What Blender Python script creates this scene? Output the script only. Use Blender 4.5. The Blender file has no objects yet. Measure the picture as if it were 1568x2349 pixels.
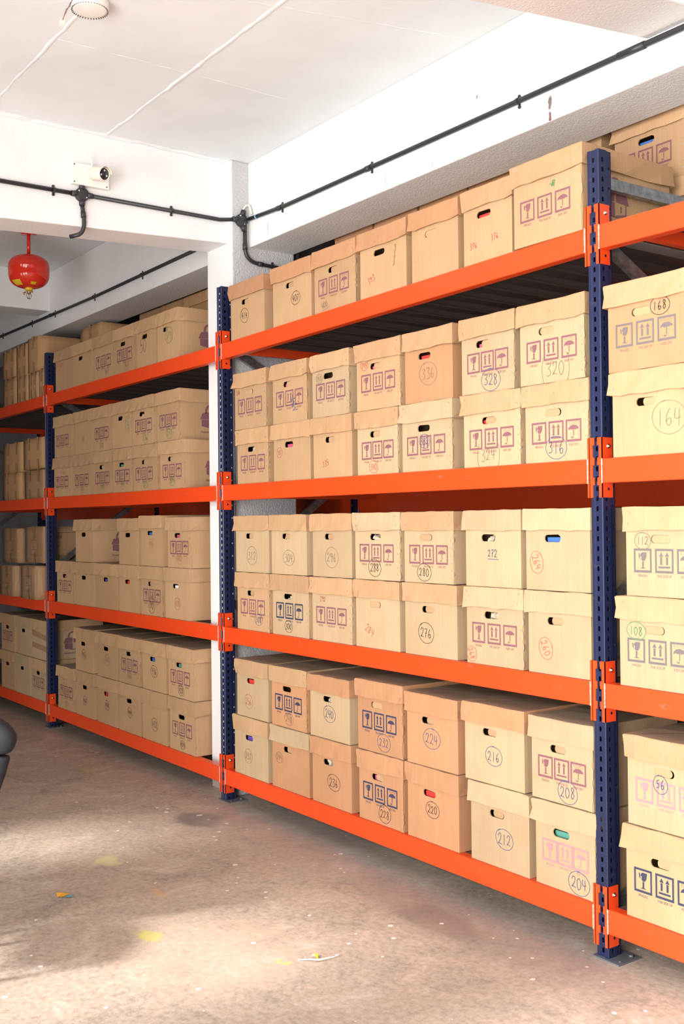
import bpy, bmesh, math, random
from mathutils import Vector, Matrix
R = math.radians
S = bpy.context.scene
COL = S.collection
# ------------------------------------------------------------------ camera
cd = bpy.data.cameras.new('camera'); cam = bpy.data.objects.new('camera', cd); COL.objects.link(cam)
_r = Vector((0.583105, 0.812326, -0.010666)); _u = Vector((0.014355, 0.002825, 0.999893)); _f = Vector((-0.812270, 0.583196, 0.010014))
cam.matrix_world = Matrix(((_r.x, _u.x, -_f.x, 5.5475), (_r.y, _u.y, -_f.y, -3.1150), (_r.z, _u.z, -_f.z, 1.6422), (0, 0, 0, 1)))
cd.sensor_fit = 'HORIZONTAL'; cd.sensor_width = 36.0; cd.lens = 2443.15 * 36.0 / 1568.0
cd.clip_start = 0.05; cd.clip_end = 100
S.camera = cam
# ------------------------------------------------------------------ light
S.view_settings.view_transform = 'Standard'; S.view_settings.look = 'None'
S.view_settings.gamma = 1.0; S.view_settings.use_curve_mapping = False
S.view_settings.exposure = 0.0
W = bpy.data.worlds.new('world'); S.world = W; W.use_nodes = True
W.node_tree.nodes['Background'].inputs[0].default_value = (0.95, 0.97, 1.0, 1)
W.node_tree.nodes['Background'].inputs[1].default_value = 0.3
def area(name, loc, rot, sx, sy, power, color=(1, 1, 1), spread=180):
    l = bpy.data.lights.new(name, 'AREA'); l.shape = 'RECTANGLE'; l.size = sx; l.size_y = sy
    l.energy = power; l.color = color; l.spread = R(spread)
    o = bpy.data.objects.new(name, l); COL.objects.link(o); o.location = loc; o.rotation_euler = rot
    return o
# daylight of the open yard, standing outside the doorways of the front wall
area('daylight_yard', (5.6, -7.6, 2.3), (R(90), 0, 0), 8.6, 4.6, 1800, (1.0, 0.99, 0.965))
area('ceiling_fill', (5.2, -6.3, -.12), (R(180), 0, 0), 9.0, 4.0, 700, (1.0, 0.96, 0.92))  # added lamp facing up from outside, brightens the ceiling
area('daylight_gate', (10.6, -1.6, 1.9), (R(90), 0, R(90)), 4.0, 3.2, 35, (1.0, 0.99, 0.97))
sl = bpy.data.lights.new('sun', 'SUN'); sl.energy = 6.5; sl.angle = R(8); sl.color = (1, .97, .92)
so_ = bpy.data.objects.new('sun', sl); COL.objects.link(so_)
so_.rotation_euler = Vector((.20 * math.cos(R(38)), .98 * math.cos(R(38)), -math.sin(R(38)))).to_track_quat('-Z', 'Y').to_euler()
# ------------------------------------------------------------------ helpers
def newmat(name, base, rough=.6, metal=0.0, spec=.5):
    m = bpy.data.materials.new(name); m.use_nodes = True
    b = m.node_tree.nodes['Principled BSDF']
    b.inputs['Base Color'].default_value = (*base, 1); b.inputs['Roughness'].default_value = rough
    b.inputs['Metallic'].default_value = metal; b.inputs['Specular IOR Level'].default_value = spec
    return m
def nd(m, t, **kw):
    n = m.node_tree.nodes.new(t)
    for k, v in kw.items(): setattr(n, k, v)
    return n
def lk(m, a, b): m.node_tree.links.new(a, b)
def bsdf(m): return m.node_tree.nodes['Principled BSDF']
def bump(m, h, strength, dist=.01):
    b = nd(m, 'ShaderNodeBump'); b.inputs['Strength'].default_value = strength; b.inputs['Distance'].default_value = dist
    lk(m, h, b.inputs['Height']); lk(m, b.outputs[0], bsdf(m).inputs['Normal'])
def noise(m, scale, detail=4, rough=.5, vec=None, dist=0):
    n = nd(m, 'ShaderNodeTexNoise'); n.inputs['Scale'].default_value = scale; n.inputs['Detail'].default_value = detail
    n.inputs['Roughness'].default_value = rough; n.inputs['Distortion'].default_value = dist
    if vec: lk(m, vec, n.inputs['Vector'])
    return n.outputs['Fac']
def ramp(m, fac, stops):
    r = nd(m, 'ShaderNodeValToRGB'); e = r.color_ramp.elements
    while len(e) < len(stops): e.new(.5)
    for i, (p, c) in enumerate(stops): e[i].position = p; e[i].color = (*c, 1) if len(c) == 3 else c
    lk(m, fac, r.inputs[0]); return r.outputs[0]
def mixc(m, fac, a, b, mode='MIX'):
    x = nd(m, 'ShaderNodeMix', data_type='RGBA', blend_type=mode)
    for s, v in ((0, fac), (6, a), (7, b)):
        if isinstance(v, (int, float)): x.inputs[s].default_value = v
        elif isinstance(v, tuple): x.inputs[s].default_value = (*v, 1)
        else: lk(m, v, x.inputs[s])
    return x.outputs[2]
def coords(m, scale=(1, 1, 1), loc=(0, 0, 0), kind='Object', rot=(0, 0, 0)):
    t = nd(m, 'ShaderNodeTexCoord'); mp = nd(m, 'ShaderNodeMapping')
    mp.inputs['Scale'].default_value = scale; mp.inputs['Location'].default_value = loc; mp.inputs['Rotation'].default_value = rot
    lk(m, t.outputs[kind], mp.inputs[0]); return mp.outputs[0]
def spot(m, vec, c, r, soft=.6):
    """mask: 1 inside an ellipsoid centred c with radii r (a mark painted on the surface)"""
    s = nd(m, 'ShaderNodeVectorMath', operation='SUBTRACT'); lk(m, vec, s.inputs[0]); s.inputs[1].default_value = c
    d = nd(m, 'ShaderNodeVectorMath', operation='DIVIDE'); lk(m, s.outputs[0], d.inputs[0]); d.inputs[1].default_value = r
    l = nd(m, 'ShaderNodeVectorMath', operation='LENGTH'); lk(m, d.outputs[0], l.inputs[0])
    g = nd(m, 'ShaderNodeMapRange'); g.inputs[1].default_value = 1.0; g.inputs[2].default_value = 1.0 - soft
    g.inputs[3].default_value = 0; g.inputs[4].default_value = 1; lk(m, l.outputs['Value'], g.inputs[0]); return g.outputs[0]

def link(name, me, mat=None, parent=None, loc=None):
    o = bpy.data.objects.new(name, me); COL.objects.link(o)
    if mat is not None and me is not None and not me.materials: me.materials.append(mat)
    if parent: o.parent = parent
    if loc: o.location = loc
    return o
def tag(o, label, cat, group=None, kind=None):
    o['label'] = label; o['category'] = cat
    if group: o['group'] = group
    if kind: o['kind'] = kind
    return o
def empty(name, loc=(0, 0, 0), rz=0):
    o = bpy.data.objects.new(name, None); COL.objects.link(o); o.location = loc; o.rotation_euler = (0, 0, rz)
    o.empty_display_size = .1; return o
class MB:
    def __init__(s): s.v = []; s.f = []; s.sm = []
    def poly(s, pts, smooth=False):
        b = len(s.v); s.v += [tuple(p) for p in pts]; s.f.append(list(range(b, b + len(pts)))); s.sm.append(smooth)
    def box(s, x0, x1, y0, y1, z0, z1):
        b = len(s.v); s.v += [(x, y, z) for z in (z0, z1) for y in (y0, y1) for x in (x0, x1)]
        for q in ((0, 2, 3, 1), (4, 5, 7, 6), (0, 1, 5, 4), (2, 6, 7, 3), (0, 4, 6, 2), (1, 3, 7, 5)):
            s.f.append([b + i for i in q]); s.sm.append(False)
        return s
    def obox(s, c, ax, ay, az):
        """oriented box: centre and three half-axis vectors"""
        c = Vector(c); ax = Vector(ax); ay = Vector(ay); az = Vector(az); b = len(s.v)
        s.v += [tuple(c + ax * i + ay * j + az * k) for k in (-1, 1) for j in (-1, 1) for i in (-1, 1)]
        for q in ((0, 2, 3, 1), (4, 5, 7, 6), (0, 1, 5, 4), (2, 6, 7, 3), (0, 4, 6, 2), (1, 3, 7, 5)):
            s.f.append([b + i for i in q]); s.sm.append(False)
    def tube(s, pts, r, n=10, caps=True):
        pts = [Vector(p) for p in pts]; rs = r if isinstance(r, (list, tuple)) else [r] * len(pts)
        t0 = (pts[1] - pts[0]).normalized(); ref = Vector((0, 0, 1)) if abs(t0.z) < .9 else Vector((1, 0, 0))
        a = t0.cross(ref).normalized(); rings = []
        for i, p in enumerate(pts):
            t = (pts[min(i + 1, len(pts) - 1)] - pts[max(i - 1, 0)]).normalized()
            a = (a - t * a.dot(t)).normalized(); bb = t.cross(a); base = len(s.v)
            s.v += [tuple(p + (a * math.cos(2 * math.pi * k / n) + bb * math.sin(2 * math.pi * k / n)) * rs[i]) for k in range(n)]
            rings.append(base)
        for i in range(len(rings) - 1):
            for k in range(n):
                s.f.append([rings[i] + k, rings[i] + (k + 1) % n, rings[i + 1] + (k + 1) % n, rings[i + 1] + k]); s.sm.append(True)
        if caps:
            s.f.append([rings[0] + k for k in reversed(range(n))]); s.sm.append(False)
            s.f.append([rings[-1] + k for k in range(n)]); s.sm.append(False)
    def lathe(s, prof, c=(0, 0, 0), n=32, axis=(0, 0, 1)):
        """prof: list of (radius, height) along axis"""
        ax = Vector(axis).normalized(); ref = Vector((0, 0, 1)) if abs(ax.z) < .9 else Vector((1, 0, 0))
        a = ax.cross(ref).normalized(); b_ = ax.cross(a); c = Vector(c); rings = []
        for (r, h) in prof:
            rings.append(len(s.v))
            s.v += [tuple(c + ax * h + (a * math.cos(2 * math.pi * k / n) + b_ * math.sin(2 * math.pi * k / n)) * max(r, 1e-5)) for k in range(n)]
        for i in range(len(rings) - 1):
            for k in range(n):
                s.f.append([rings[i] + k, rings[i + 1] + k, rings[i + 1] + (k + 1) % n, rings[i] + (k + 1) % n]); s.sm.append(True)
        s.f.append([rings[0] + k for k in range(n)]); s.sm.append(False)
        s.f.append([rings[-1] + k for k in reversed(range(n))]); s.sm.append(False)
    def ribbon(s, pts, w, y=0.0, flip=False):
        """flat pen stroke in the local xz plane"""
        for i in range(len(pts) - 1):
            (x0, z0), (x1, z1) = pts[i], pts[i + 1]; dx, dz = x1 - x0, z1 - z0; L = math.hypot(dx, dz) or 1e-6
            nx, nz = -dz / L * w / 2, dx / L * w / 2; ex, ez = dx / L * w * .3, dz / L * w * .3
            s.poly([(x0 - nx - ex, y, z0 - nz - ez), (x1 - nx + ex, y, z1 - nz + ez), (x1 + nx + ex, y, z1 + nz + ez), (x0 + nx - ex, y, z0 + nz - ez)])
    def mesh(s, name):
        me = bpy.data.meshes.new(name); me.from_pydata(s.v, [], s.f); me.update()
        me.polygons.foreach_set('use_smooth', s.sm); return me
    def build(s, name, mat, parent=None, loc=None): return link(name, s.mesh(name), mat, parent, loc)
def recalc(o):
    bm = bmesh.new(); bm.from_mesh(o.data); bmesh.ops.remove_doubles(bm, verts=bm.verts, dist=1e-5)
    bmesh.ops.recalc_face_normals(bm, faces=bm.faces); bm.to_mesh(o.data); bm.free(); return o
def bev(o, w, n=2):
    m = o.modifiers.new('bevel', 'BEVEL'); m.width = w; m.segments = n; m.limit_method = 'ANGLE'; return o
_txt = {}
def text_polys(t, size, cond=1.0):
    """text as flat polygons in x,z, centred on x, baseline at z=0"""
    k = (t, size, cond)
    if k not in _txt:
        c = bpy.data.curves.new('t', 'FONT'); c.body = t; c.size = size; c.align_x = 'CENTER'; c.resolution_u = 2
        o = bpy.data.objects.new('t', c); COL.objects.link(o)
        dg = bpy.context.evaluated_depsgraph_get(); me = bpy.data.meshes.new_from_object(o.evaluated_get(dg))
        _txt[k] = [[(me.vertices[i].co.x * cond, me.vertices[i].co.y) for i in p.vertices] for p in me.polygons]
        bpy.data.objects.remove(o); bpy.data.curves.remove(c); bpy.data.meshes.remove(me)
    return _txt[k]
# ------------------------------------------------------------------ materials
def plaster(name, base, bscale=60, bstr=.35, marks=None, tint=(.80, .76, .74)):
    m = newmat(name, base, .75, spec=.25); v = coords(m)
    n1 = noise(m, 2.0, 5, .55, v); c = ramp(m, n1, [(.3, tuple(x * .93 for x in base)), (.6, base)])
    if marks:
        for (p, r, colr) in marks:
            nv = nd(m, 'ShaderNodeTexNoise'); nv.inputs['Scale'].default_value = 35; lk(m, v, nv.inputs['Vector'])
            off = nd(m, 'ShaderNodeVectorMath', operation='MULTIPLY_ADD'); lk(m, nv.outputs['Color'], off.inputs[0])
            off.inputs[1].default_value = (.02, .02, .02); lk(m, v, off.inputs[2])
            c = mixc(m, spot(m, off.outputs[0], (p[0] + .01, p[1] + .01, p[2] + .01), r, .3), c, colr)
    lk(m, c, bsdf(m).inputs['Base Color'])
    bump(m, noise(m, bscale, 5, .6, v, .4), bstr, .012); return m
CEIL = plaster('ceiling_paint', (.80, .835, .86), 14, .12)
WHITE = plaster('white_wall_paint', (.87, .865, .87), 45, .30, marks=[
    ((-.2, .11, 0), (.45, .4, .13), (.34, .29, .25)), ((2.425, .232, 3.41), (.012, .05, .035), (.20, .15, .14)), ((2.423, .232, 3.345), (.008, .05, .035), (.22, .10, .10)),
    ((1.297, .232, 3.385), (.005, .05, .065), (.55, .50, .50)), ((.16, .232, 3.40), (.006, .05, .055), (.58, .54, .54)),
    ((1.98, .232, 3.58), (.010, .05, .012), (.35, .3, .3)), ((1.66, .232, 3.36), (.008, .05, .014), (.5, .46, .46))])
ROUGHP = plaster('shaded_rough_plaster', (.62, .61, .62), 75, .75)  # rough plaster, greyed to paint in the shade on the column's side
SOFF = plaster('soffit_plaster', (.82, .79, .78), 80, .45)
BACKW = plaster('grey_wall_paint', (.42, .40, .43), 30, .3)
def floor_mat():
    m = newmat('worn_concrete', (.4, .3, .25), .42, spec=.45); v = coords(m)
    big = noise(m, 1.1, 6, .62, v, .6); mid = noise(m, 4.5, 8, .66, v, .8); fine = noise(m, 38, 6, .7, v)
    a = ramp(m, big, [(.34, (.25, .225, .20)), (.47, (.41, .32, .24)), (.60, (.51, .42, .34)), (.72, (.35, .315, .28))])
    b = ramp(m, mid, [(.32, (.11, .09, .078)), (.45, (.40, .32, .25)), (.55, (.50, .37, .28)), (.68, (.74, .68, .61))])
    c = mixc(m, .5, a, b)
    c = mixc(m, .35, c, ramp(m, fine, [(.32, (.10, .085, .075)), (.6, (.62, .54, .47))]))
    def blob(p, r, colr, amt=.8, ns=7):
        nonlocal c
        nv = nd(m, 'ShaderNodeTexNoise'); nv.inputs['Scale'].default_value = ns; nv.inputs['Detail'].default_value = 5; lk(m, v, nv.inputs['Vector'])
        off = nd(m, 'ShaderNodeVectorMath', operation='MULTIPLY_ADD'); lk(m, nv.outputs['Color'], off.inputs[0])
        off.inputs[1].default_value = (.12, .12, 0); lk(m, v, off.inputs[2])
        k = nd(m, 'ShaderNodeMath', operation='MULTIPLY'); lk(m, spot(m, off.outputs[0], (p[0] + .06, p[1] + .06, 0), (r[0], r[1], 5), .35), k.inputs[0]); k.inputs[1].default_value = amt
        c = mixc(m, k.outputs[0], c, colr)
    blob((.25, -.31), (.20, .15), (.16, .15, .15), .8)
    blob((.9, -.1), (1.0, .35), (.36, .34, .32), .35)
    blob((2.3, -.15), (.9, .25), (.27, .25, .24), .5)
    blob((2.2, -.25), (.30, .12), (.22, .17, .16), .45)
    blob((1.9, -1.15), (.5, .4), (.58, .42, .32), .3)
    blob((.62, -1.0), (.10, .07), (.62, .56, .25), .6, 14)
    blob((1.62, -1.27), (.08, .06), (.55, .50, .12), .7, 20)
    blob((1.20, -1.02), (.08, .03), (.60, .36, .14), .6, 20)
    blob((2.15, -.98), (.035, .02), (.62, .60, .12), .8, 30)
    blob((-1.3, -.35), (.10, .05), (.45, .36, .10), .5, 20)
    # paint drips: small white flecks, denser in a few places
    vo = nd(m, 'ShaderNodeTexVoronoi'); vo.inputs['Scale'].default_value = 17; lk(m, v, vo.inputs['Vector'])
    sub = nd(m, 'ShaderNodeSeparateColor'); lk(m, vo.outputs['Color'], sub.inputs[0])
    rad = nd(m, 'ShaderNodeMapRange'); rad.inputs[1].default_value = .50; rad.inputs[2].default_value = 1.0; rad.inputs[3].default_value = 0; rad.inputs[4].default_value = .24
    lk(m, sub.outputs[0], rad.inputs[0])
    dens = ramp(m, noise(m, 1.3, 2, .5, v), [(.42, (.25,) * 3), (.62, (1.,) * 3)])
    rr = nd(m, 'ShaderNodeMath', operation='MULTIPLY'); lk(m, rad.outputs[0], rr.inputs[0]); lk(m, dens, rr.inputs[1])
    dd = nd(m, 'ShaderNodeMath', operation='MULTIPLY_ADD'); lk(m, noise(m, 60, 2, .5, v), dd.inputs[0]); dd.inputs[1].default_value = .12; lk(m, vo.outputs['Distance'], dd.inputs[2])
    d2 = nd(m, 'ShaderNodeMath', operation='SUBTRACT'); lk(m, dd.outputs[0], d2.inputs[0]); d2.inputs[1].default_value = .06
    lt = nd(m, 'ShaderNodeMath', operation='LESS_THAN'); lk(m, d2.outputs[0], lt.inputs[0]); lk(m, rr.outputs[0], lt.inputs[1])
    c = mixc(m, lt.outputs[0], c, (.80, .76, .74))
    lk(m, c, bsdf(m).inputs['Base Color'])
    lk(m, ramp(m, mid, [(.3, (.55,) * 3), (.7, (.34,) * 3)]), bsdf(m).inputs['Roughness'])
    bump(m, fine, .18, .006); return m
FLOOR = floor_mat()
def paint(name, base, rough=.34, spec=.5, dust=.10):
    m = newmat(name, base, rough, spec=spec); v = coords(m)
    sc = noise(m, 9, 8, .75, coords(m, (1, 1, 3)))
    c = mixc(m, ramp(m, sc, [(.60, (0,) * 3), (.80, (dust * 3,) * 3)]), base, (.75, .55, .48))
    lk(m, c, bsdf(m).inputs['Base Color']); bump(m, noise(m, 6, 3, .5, v), .05, .01); return m
ORANGE = paint('orange_enamel', (.79, .066, .011))
BLUE = paint('navy_enamel', (.012, .018, .060), .36, .5, .03)
REDP = newmat('red_enamel', (.78, .035, .018), .12, spec=.6)
DECKM = newmat('shaded_deck_steel', (.115, .085, .075), .5, metal=.2)  # galvanised steel with the underside's shade and red-brown reflection in its colour
YEL = newmat('yellow_label', (.80, .58, .03), .4)
GALV = newmat('galvanised_steel', (.36, .37, .37), .38, metal=.85)
lk(GALV, ramp(GALV, noise(GALV, 30, 4, .6, coords(GALV)), [(.3, (.22, .23, .23)), (.7, (.46, .47, .47))]), bsdf(GALV).inputs['Base Color'])
BOLT = newmat('zinc_bolt', (.70, .66, .55), .25, metal=1)
STAPLE = newmat('staple_wire', (.85, .85, .85), .25, metal=.8)
WELD = newmat('bare_weld', (.80, .62, .55), .35, metal=.3)
PIPE = newmat('black_conduit', (.030, .030, .034), .42)
CREAM = newmat('cream_plastic', (.82, .76, .66), .4)
WPLAS = newmat('white_plastic', (.88, .86, .82), .4)
BLK = newmat('black_glass', (.012, .012, .02), .08)
GLS = newmat('clear_lens', (.6, .6, .62), .08, spec=.9)
BRASS = newmat('brass', (.62, .50, .36), .25, metal=1)
VINYL = newmat('black_vinyl', (.012, .013, .018), .5, spec=.3)
bump(VINYL, noise(VINYL, 120, 3, .5, coords(VINYL)), .15, .002)
def kraft(name, base, streak=.12):
    m = newmat(name, base, .72, spec=.22); oi = nd(m, 'ShaderNodeObjectInfo')
    t = nd(m, 'ShaderNodeTexCoord'); ad = nd(m, 'ShaderNodeVectorMath', operation='ADD'); cx = nd(m, 'ShaderNodeCombineXYZ')
    mu = nd(m, 'ShaderNodeMath', operation='MULTIPLY'); lk(m, oi.outputs['Random'], mu.inputs[0]); mu.inputs[1].default_value = 40
    for i in range(3): lk(m, mu.outputs[0], cx.inputs[i])
    lk(m, t.outputs['Object'], ad.inputs[0]); lk(m, cx.outputs[0], ad.inputs[1]); v = ad.outputs[0]
    mp = nd(m, 'ShaderNodeMapping'); mp.inputs['Scale'].default_value = (120, 120, 2.0); lk(m, v, mp.inputs[0])
    st = noise(m, 1.0, 3, .6, mp.outputs[0]); bl = noise(m, 5, 5, .6, v)
    a = tuple(x * (1 - streak) for x in base); b = tuple(min(1, x * (1 + streak)) for x in base)
    c = ramp(m, st, [(.35, a), (.65, b)])
    c = mixc(m, ramp(m, bl, [(.35, (.5,) * 3), (.75, (0,) * 3)]), c, tuple((x * .84, y * .78, z * .72) for x, y, z in [base])[0])
    hsv = nd(m, 'ShaderNodeHueSaturation'); lk(m, c, hsv.inputs['Color'])
    mr = nd(m, 'ShaderNodeMapRange'); mr.inputs[3].default_value = .92; mr.inputs[4].default_value = 1.06; lk(m, oi.outputs['Random'], mr.inputs[0])
    lk(m, mr.outputs[0], hsv.inputs['Value'])
    # upward faces greyed: settled dust plus the shade of grazing light painted in
    g = nd(m, 'ShaderNodeNewGeometry'); sx = nd(m, 'ShaderNodeSeparateXYZ'); lk(m, g.outputs['True Normal'], sx.inputs[0])
    up = nd(m, 'ShaderNodeMapRange'); up.inputs[1].default_value = .75; up.inputs[2].default_value = .98; up.inputs[4].default_value = .6; lk(m, sx.outputs[2], up.inputs[0])
    c = mixc(m, up.outputs[0], hsv.outputs[0], (.34, .27, .21))
    lk(m, c, bsdf(m).inputs['Base Color'])
    mp2 = nd(m, 'ShaderNodeMapping'); mp2.inputs['Scale'].default_value = (90, 90, 1.2); lk(m, v, mp2.inputs[0])
    w = noise(m, 1, 1, .4, mp2.outputs[0]); cr = noise(m, 13, 4, .6, v, 1.2)
    s = nd(m, 'ShaderNodeMath', operation='MULTIPLY_ADD'); lk(m, w, s.inputs[0]); s.inputs[1].default_value = .25; lk(m, cr, s.inputs[2])
    bump(m, s.outputs[0], .22, .006); return m
K = {'y': kraft('pale_kraft_board', (.495, .355, .213), .06), 'm': kraft('tan_kraft_board', (.50, .318, .176), .06),
     'o': kraft('orange_kraft_board', (.49, .258, .136), .06), 'l': kraft('lid_kraft_board', (.51, .308, .168), .06),
     'b': kraft('brown_carton_board', (.52, .31, .155))}
EDGE = newmat('torn_board_edge', (.30, .18, .09), .9)
TAPE = newmat('brown_parcel_tape', (.40, .24, .12), .2, spec=.6)
INK = {'P': newmat('purple_print', (.225, .088, .105), .7), 'B': newmat('navy_print', (.034, .038, .082), .7),
       'F': newmat('faded_purple_print', (.40, .215, .235), .7), 'G': newmat('grey_print', (.155, .125, .125), .7),
       'k': newmat('black_pen', (.035, .030, .035), .6), 'u': newmat('blue_pen', (.07, .09, .22), .6), 'g': newmat('green_pen', (.10, .28, .10), .6),
       'r': newmat('red_pen', (.55, .10, .07), .6), 's': newmat('pencil', (.20, .15, .11), .6), 't': newmat('black_print', (.05, .035, .03), .7)}
FILL = {'r': newmat('red_file_cover', (.75, .05, .04), .4), 'b': newmat('blue_file_cover', (.06, .17, .50), .4), 'v': newmat('violet_file_cover', (.12, .08, .42), .4),
        'g': newmat('green_file_cover', (.10, .30, .24), .4), 'k': newmat('pink_file_cover', (.62, .10, .20), .4), 'w': newmat('white_paper', (.85, .83, .80), .6),
        'p': newmat('crumpled_paper', (.55, .45, .34), .8)}
FNAME = {'r': 'red', 'b': 'blue', 'v': 'violet', 'g': 'green', 'k': 'pink', 'w': 'white', 'p': 'crumpled tan paper'}
def film():
    m = bpy.data.materials.new('clear_stretch_film'); m.use_nodes = True; nt = m.node_tree; nt.nodes.remove(bsdf(m))
    t = nd(m, 'ShaderNodeBsdfTransparent'); g = nd(m, 'ShaderNodeBsdfGlossy'); g.inputs['Roughness'].default_value = .12
    mx = nd(m, 'ShaderNodeMixShader'); lw = nd(m, 'ShaderNodeLayerWeight'); lw.inputs[0].default_value = .35
    b = nd(m, 'ShaderNodeBump'); b.inputs['Strength'].default_value = 1.0; b.inputs['Distance'].default_value = .02
    lk(m, noise(m, 9, 5, .6, coords(m, (3, 3, 1)), 2.0), b.inputs['Height']); lk(m, b.outputs[0], g.inputs['Normal']); lk(m, b.outputs[0], lw.inputs['Normal'])
    mr = nd(m, 'ShaderNodeMapRange'); mr.inputs[3].default_value = .04; mr.inputs[4].default_value = .45; lk(m, lw.outputs['Fresnel'], mr.inputs[0])
    lk(m, mr.outputs[0], mx.inputs[0]); lk(m, t.outputs[0], mx.inputs[1]); lk(m, g.outputs[0], mx.inputs[2])
    lk(m, mx.outputs[0], nt.nodes['Material Output'].inputs['Surface']); return m
FILM = film()
# ------------------------------------------------------------------ room shell
def struct(name, mb, mat, bevw=0):
    o = mb.build(name, mat); o['kind'] = 'structure'
    if bevw: bev(o, bevw)
    return o
CZ = 3.85
struct('floor', MB().box(-8, 11, -4.6, 1.6, -.2, 0), FLOOR)
struct('ceiling', MB().box(-8, 9.6, -4.2, 1.6, CZ, CZ + .2), CEIL)
struct('wall_back', MB().box(-8, 9.6, 1.35, 1.55, 0, CZ), BACKW)
struct('wall_left', MB().box(-8.2, -8, -4.2, 1.6, 0, CZ), BACKW)
wf = MB()   # front wall: two doorways towards the yard
wf.box(-8, -.78, -4.2, -4.0, 0, CZ); wf.box(-.12, .80, -4.2, -4.0, 0, CZ); wf.box(1.75, 2.35, -4.2, -4.0, 0, CZ); wf.box(9.0, 9.6, -4.2, -4.0, 0, CZ)
wf.box(-.78, -.12, -4.2, -4.0, 2.8, CZ); wf.box(.80, 1.75, -4.2, -4.0, 2.8, CZ); wf.box(2.35, 9.0, -4.2, -4.0, 3.40, CZ)
struct('wall_front', wf, BACKW)
wr = MB(); wr.box(9.4, 9.6, .6, 1.6, 0, CZ); wr.box(9.4, 9.6, -4.0, -3.6, 0, CZ); wr.box(9.4, 9.6, -3.6, .6, 3.4, CZ)
struct('wall_right', wr, WHITE)
# concrete frame of the building
def hexa(b, x0, x1, y0, y1, zl0, zl1, zt):
    """beam running in y whose underside sags from zl0 (at y1) to zl1 (at y0)"""
    v = [(x0, y0, zl1), (x1, y0, zl1), (x1, y1, zl0), (x0, y1, zl0), (x0, y0, zt), (x1, y0, zt), (x1, y1, zt), (x0, y1, zt)]
    k = len(b.v); b.v += v
    for q in ((0, 3, 2, 1), (4, 5, 6, 7), (0, 1, 5, 4), (2, 3, 7, 6), (0, 4, 7, 3), (1, 2, 6, 5)): b.f.append([k + i for i in q]); b.sm.append(False)
o = struct('concrete_beam', MB().box(-8, 9.4, .232, .555, 3.332, CZ), WHITE, .006); o.data.materials.append(SOFF); o.data.polygons[0].material_index = 1
b = MB(); hexa(b, -.372, -.11, -1.4, .12, 3.352, 3.285, CZ); hexa(b, -.372, -.11, -4.0, -1.4, 3.285, 3.30, CZ)
struct('concrete_beam', b, WHITE, .006)
b = MB(); hexa(b, 2.93, 3.21, -.75, .24, 3.490, 3.375, CZ); hexa(b, 2.93, 3.21, -4.0, -.75, 3.375, 3.36, CZ)
struct('concrete_beam', b, SOFF, .006)
b = MB(); b.box(-3.72, -3.44, -4.0, .24, 3.51, CZ); struct('concrete_beam', b, WHITE, .006)
def roughcol(x0, x1, y0, y1):
    o = MB().box(x0, x1, y0, y1, 0, CZ).build('concrete_column', ROUGHP); o['kind'] = 'structure'; o.data.materials.append(WHITE); o.data.polygons[2].material_index = 1; bev(o, .008, 2); return o  # front takes the lit white; other faces carry the painted shade
roughcol(-.374, -.058, .112, .56)
# ridges of filler along the joints of the ceiling slabs
def ridge(name, p0, p1, w, h, seed):
    rnd = random.Random(seed); b = MB(); n = 46; P0 = Vector(p0); P1 = Vector(p1); d = (P1 - P0).normalized(); s = Vector((-d.y, d.x, 0)); ring = []
    for i in range(n + 1):
        c = P0.lerp(P1, i / n) + s * rnd.uniform(-.004, .004); ww = w * rnd.uniform(.6, 1.4); hh = h * rnd.uniform(.5, 1.5)
        ring.append([c + s * ww, c + s * ww * .4 - Vector((0, 0, hh)), c - s * ww * .4 - Vector((0, 0, hh)), c - s * ww])
    for i in range(n):
        for k in range(3): b.poly([ring[i][k], ring[i][k + 1], ring[i + 1][k + 1], ring[i + 1][k]], True)
    struct(name, b, CEIL)
ridge('trim_1', (-.11, -.675, CZ + .001), (2.93, -.69, CZ + .001), .010, .006, 1)
ridge('trim_2', (-.11, -1.345, CZ + .001), (2.93, -1.36, CZ + .001), .009, .004, 2)
ridge('trim_3', (.90, -.02, CZ + .001), (.90, -1.34, CZ + .001), .009, .002, 3)
ridge('trim_4', (1.95, .22, CZ + .001), (1.55, -1.34, CZ + .001), .009, .002, 4)
ridge('trim_5', (-.105, -3.0, CZ + .001), (-.105, .23, CZ + .001), .020, .012, 5)
ridge('trim_6', (2.925, -2.0, CZ + .001), (2.925, .23, CZ + .001), .020, .014, 6)
ridge('trim_7', (-3.3, -.86, CZ + .001), (-.38, -.62, CZ + .001), .008, .006, 7)
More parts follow.
